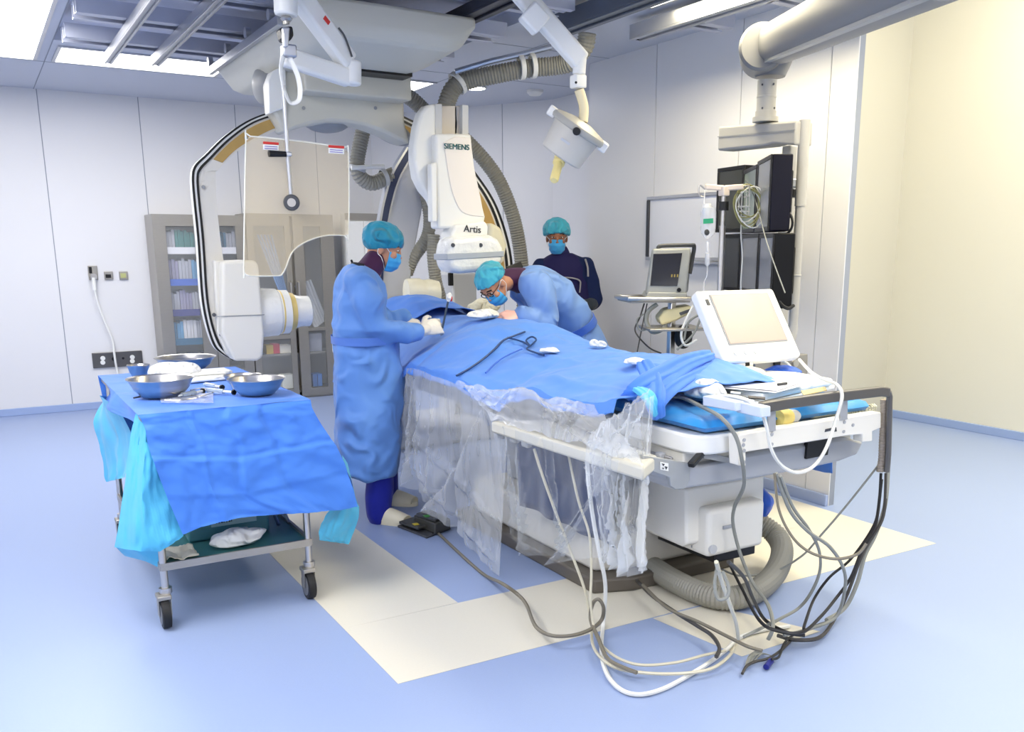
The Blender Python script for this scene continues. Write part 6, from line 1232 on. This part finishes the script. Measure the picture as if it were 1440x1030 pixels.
clog(t, V((1.96, 4.63, 0)), V((1.795, 4.855, 0)), .056); clog(t, V((2.16, 4.98, 0)), V((1.985, 5.19, 0)), .056)
b = MB(); wr = A(595, 464.5, -.13); Mh = hand(b, wr, A(632, 455, -.10)-wr, (-.35, -.85, .32), -1, .50, 1.22); limb(b, [A(584, 467.5, -.147), wr+(A(632, 455, -.10)-wr).normalized()*.02], [.038, .032]); remeshed(b, .0042, 2).build('glove', glove_m, t)
b = MB(); wl = A(568, 449, .19); hand(b, wl, A(594, 455, .16)-wl, (-.1, -.2, .95), 1, .5, 1.0); limb(b, [A(562, 448, .2), wl], [.034, .03]); remeshed(b, .0042, 2).build('glove', glove_m, t)
# tool held in the right hand
t2 = thing('swab_stick', 'dark swab stick with white and red tip held upright in the gloved hand', 'swab', A(622, 460, -.11)); a, c = A(622, 462, -.11), A(631, 420, -.08)
MB().cyl(a, c, .006, n=10).build('stick', mat('stick_dark', (40, 60, 84), .4), t2); b = MB(); b.lathe([(.006, -.02), (.017, .0), (.017, .02), (.006, .035)], c, (c-a), n=14); b.build('swab_tip', gauze_m, t2); MB().ell(c+V((.014, -.004, -.0)), (.008, .010, .018)).build('red_tip', red_p, t2)
# ================================================================ bent surgeon (right of the table)
YB_ = 5.05
B = lambda x, y, dy=0: P(x, y, Y=YB_+dy)
t = thing('person', 'surgeon in pale blue gown bending low over the draped patient', 'person', (3.45, 5.1, 0))
fB = V((-.95, -.25, 0)).normalized(); lB = V((.2, -.97, 0)).normalized()
hc = B(694, 400, -.05); u_ = V((-.78, -.10, .60)).normalized(); f_ = V((-.58, -.28, -.78)).normalized(); b = MB(); M = head(b, hc, f_, u_, .95)
limb(b, [hc+M @ V((-.03, 0, -.05)), B(720, 393), B(740, 396)], [.055, .058, .08])
torso(b, [(B(742, 398), .14, .08), (B(760, 410), .17, .10), (B(780, 432), .16, .11), (B(800, 460), .16, .11), (B(812, 485), .16, .12)], lB)
limb(b, [B(754, 402, -.17), B(766, 446, -.24), B(736, 444, -.24), B(731, 443, -.24)], [.05, .042, .028, .024]); limb(b, [B(752, 402, .17), B(748, 440, .22), B(722, 447, .0), B(718, 447, .0)], [.05, .042, .028, .024])
for s in (-1, 1): limb(b, [B(812, 485, .09*s), V((3.46, 5.08+.11*s, .48)), V((3.48, 5.08+.12*s, .08))], [.085, .06, .04]); limb(b, [V((3.48, 5.08+.12*s, .05)), V((3.36, 5.06+.12*s, .03))], [.036, .028])
remeshed(b, .0065, 2).build('body', skin_m, t)
face_parts(t, hc, M, .95, True); cap(t, hc, M, cap2_m, .93, 5, .34, low=.026); mask(t, hc, M, .95, 4)
b = MB(); gl_ = [hc+M @ (V((.098, .030*k+.024*math.cos(q), .008+.019*math.sin(q)))*.95) for k in (1,) for q in [2*PI*j/16 for j in range(16)]]; b.tube(gl_, .0022, n=5, closed=True); gp = b.build('glasses', black_p, t)
b = MB(); gl_ = [hc+M @ (V((.098, -.030+.024*math.cos(q), .008+.019*math.sin(q)))*.95) for q in [2*PI*j/16 for j in range(16)]]; b.tube(gl_, .0022, n=5, closed=True); b.build('lens_rim', black_p, gp)
for k in (-1, 1): MB().tube([hc+M @ (V((.096, .054*k, .010))*.95), hc+M @ (V((.03, .079*k, .012))*.95), hc+M @ (V((-.01, .082*k, .008))*.95)], .002, n=5).build('temple_arm', black_p, gp)
b = MB(); limb(b, [B(708, 394), B(722, 393), B(741, 397)], [.066, .074, .095]); remeshed(b, .009, 2).build('collar', maroon_m, t)
b = MB(); b.prism([B(712, 376, .0), B(733, 368, .02), B(738, 380, .02), B(724, 384, -.02)], (0, .02, 0)); b.build('collar_flap', black_p, t, bevel=.004)
b = MB(); T_ = lambda x, y, hw, lat: (B(x, y), lat, hw*.0044)
torso(b, [T_(732, 395, 20, .10), T_(742, 399, 26, .17), T_(756, 408, 31, .215), T_(770, 422, 32, .225), T_(784, 440, 30, .22), T_(797, 460, 29, .215)], lB)
torso(b, [T_(794, 455, 29, .21), T_(802, 470, 31, .225), T_(810, 490, 35, .245), T_(815, 520, 38, .26), (V((3.46, 5.08, .70)), .265, .175), (V((3.47, 5.08, .42)), .27, .18)], lB)
limb(b, [B(752, 400, -.17), B(762, 420, -.215), B(766, 447, -.24), B(748, 449, -.24), B(735, 444, -.24)], [.092, .086, .080, .064, .046])
limb(b, [B(752, 400, .17), B(752, 420, .21), B(748, 436, .2), B(724, 447, .01)], [.09, .08, .07, .046])
remeshed(b, .014, 4, folds(17, .02)).build('gown', gown2_m, t, smooth=80)
b = MB(); wc_ = B(797, 459); bl = []
tdir = (B(802, 470)-B(790, 448)).normalized(); s_ = (lB-tdir*lB.dot(tdir)).normalized(); fr_ = tdir.cross(s_)
bl = [wc_+s_*.238*math.cos(q)+fr_*.155*math.sin(q) for q in [2*PI*k/40 for k in range(40)]]; b.loft([[p+tdir*dz+(p-wc_)*o for p in bl] for dz, o in ((-.025, 0), (-.025, .03), (.025, .03), (.025, 0))], cap=False); b.build('waist_tie', cloth('tie_blue', (70, 112, 206), .6), t, smooth=60)
b = MB(); b.tube(smoothpath([B(818, 452, -.12), B(826, 447, -.16), B(828, 456, -.16), B(820, 458, -.14)], 5), .012, n=8, closed=True); b.build('tie_knot', cloth('tie_blue', (70, 112, 206), .6), t)
for s in (-1, 1): b = MB(); limb(b, [V((3.46, 5.08+.10*s, .6)), V((3.48, 5.08+.12*s, .05))], [.10, .08]); remeshed(b, .014, 2).build('trouser_leg', trouser_m, t)
for s in (-1, 1): clog(t, V((3.28, 5.05+.12*s, 0)), V((3.55, 5.09+.12*s, 0)), .05)
b = MB(); wr = B(730, 443.5, -.24); hand(b, wr, B(702, 450, -.23)-wr, (-.15, -.6, .78), 1, .5, 1.12); limb(b, [B(738, 444, -.24), wr], [.034, .03]); remeshed(b, .0042, 2).build('glove', mat('glove_pink', (226, 178, 166), .35), t)
b = MB(); wl = B(718, 447, .0); hand(b, wl, B(694, 452, -.03)-wl, (-.1, -.2, .95), -1, .5, 1.0); limb(b, [B(724, 447, .01), wl], [.034, .03]); remeshed(b, .0042, 2).build('glove', glove_m, t)
# ================================================================ observer in navy lead vest (back)
YC_ = 6.05
C = lambda x, y, dy=0: P(x, y, Y=YC_+dy)
t = thing('person', 'standing person in dark navy vest and scrubs with folded arms, behind the surgeon', 'person', (3.98, 6.05, 0))
fC = V((-.50, -.86, 0)).normalized(); lC = V((.86, -.50, 0)).normalized()
hc = C(783, 334); fh = (fC+V((0, 0, -.12))).normalized(); b = MB(); M = head(b, hc, fh, (0, 0, 1), .98)
limb(b, [hc+M @ V((-.03, 0, -.05)), C(789, 362), C(792, 376)], [.058, .062, .08])
bx = C(792, 380); cz = bx.copy()
def Cz(z, df=0, ds=0): return V((bx.x, bx.y, z))+fC*df+lC*ds
torso(b, [(Cz(1.42), .12, .07), (Cz(1.28), .16, .10), (Cz(1.1), .16, .11), (Cz(.98), .16, .11), (Cz(.86), .17, .12)], lC)
shz_ = 1.425
limb(b, [Cz(shz_-.03, 0, .15), Cz(1.13, -.02, .22), Cz(1.12, .20, .08), Cz(1.14, .23, .0)], [.052, .044, .032, .028]); limb(b, [Cz(shz_-.03, 0, -.15), Cz(1.13, -.02, -.22), Cz(1.09, .19, -.06), Cz(1.09, .22, .02)], [.052, .044, .032, .028])
hand(b, Cz(1.15, .225, .0), Cz(1.17, .22, -.14)-Cz(1.15, .225, .0), fC, 1, .35, 1.0); hand(b, Cz(1.09, .215, .02), Cz(1.10, .17, .15)-Cz(1.09, .215, .02), fC, -1, .35, 1.0)
for s in (-1, 1): limb(b, [Cz(.86, 0, .10*s), Cz(.46, 0, .11*s), Cz(.08, -.02, .12*s)], [.09, .062, .042]); limb(b, [Cz(.05, 0, .12*s), Cz(.03, .14, .13*s)], [.038, .028])
remeshed(b, .0065, 2).build('body', skin_d, t)
face_parts(t, hc, M, .98); cap(t, hc, M, cap2_m, 1.0, 9, .26, r=(.122, .108, .102), low=.012); mask(t, hc, M, .98, 8)
b = MB(); limb(b, [C(787, 354), C(790, 362), C(793, 374)], [.068, .072, .10]); remeshed(b, .009, 2).build('collar', vest_m, t)
b = MB()
torso(b, [(Cz(1.51), .07, .06), (Cz(1.485), .13, .08), (Cz(1.45), .19, .095), (Cz(1.36), .215, .12), (Cz(1.15), .205, .13), (Cz(.98), .20, .13), (Cz(.80), .215, .14)], lC)
for s in (-1, 1): limb(b, [Cz(shz_-.01, 0, .175*s), Cz(1.30, -.01, .205*s), Cz(1.16, -.01, .225*s)], [.066, .075, .082])
remeshed(b, .013, 3, folds(23, .010)).build('scrub_shirt', shirt_m, t, smooth=80)
b = MB()
torso(b, [(Cz(1.515), .08, .075), (Cz(1.49), .13, .095), (Cz(1.455), .168, .11), (Cz(1.37), .185, .135), (Cz(1.15, .005), .212, .148), (Cz(.98, .005), .212, .150), (Cz(.70, .005), .235, .165), (Cz(.55, .005), .245, .17)], lC)
remeshed(b, .013, 3, folds(29, .006)).build('lead_vest', vest_m, t, smooth=80)
b = MB(); limb(b, [Cz(1.15, -.01, .25), Cz(1.12, .08, .19), Cz(1.125, .19, .075)], [.058, .052, .042]); remeshed(b, .011, 2).build('sleeve', cloth('sleeve_grey', (44, 52, 64), .7, .4, 12), t)
b = MB(); limb(b, [Cz(1.15, -.01, -.25), Cz(1.11, .08, -.19), Cz(1.095, .18, -.07)], [.058, .052, .042]); remeshed(b, .011, 2).build('sleeve', cloth('sleeve_grey', (44, 52, 64), .7, .4, 12), t)
pip = mat('vest_piping', (150, 148, 152), .5)
b = MB(); b.tube(smoothpath([Cz(1.335, .150, -.02), Cz(1.33, .15, .06), Cz(1.31, .148, .12), Cz(1.27, .147, .125), Cz(1.22, .15, .12)], 5), .006, n=6); b.build('piping', pip, t)
b = MB(); b.tube(smoothpath([Cz(1.47, .07, .168), Cz(1.41, .115, .183), Cz(1.34, .125, .186)], 5), .008, n=6); b.build('piping', pip, t)
for s in (-1, 1): b = MB(); limb(b, [Cz(.85, 0, .10*s), Cz(.45, 0, .115*s), Cz(.05, -.01, .12*s)], [.115, .095, .085]); remeshed(b, .014, 2).build('trouser_leg', navy_s, t)
for s in (-1, 1): clog(t, Cz(0, .17, .135*s), Cz(0, -.09, .115*s), .05)
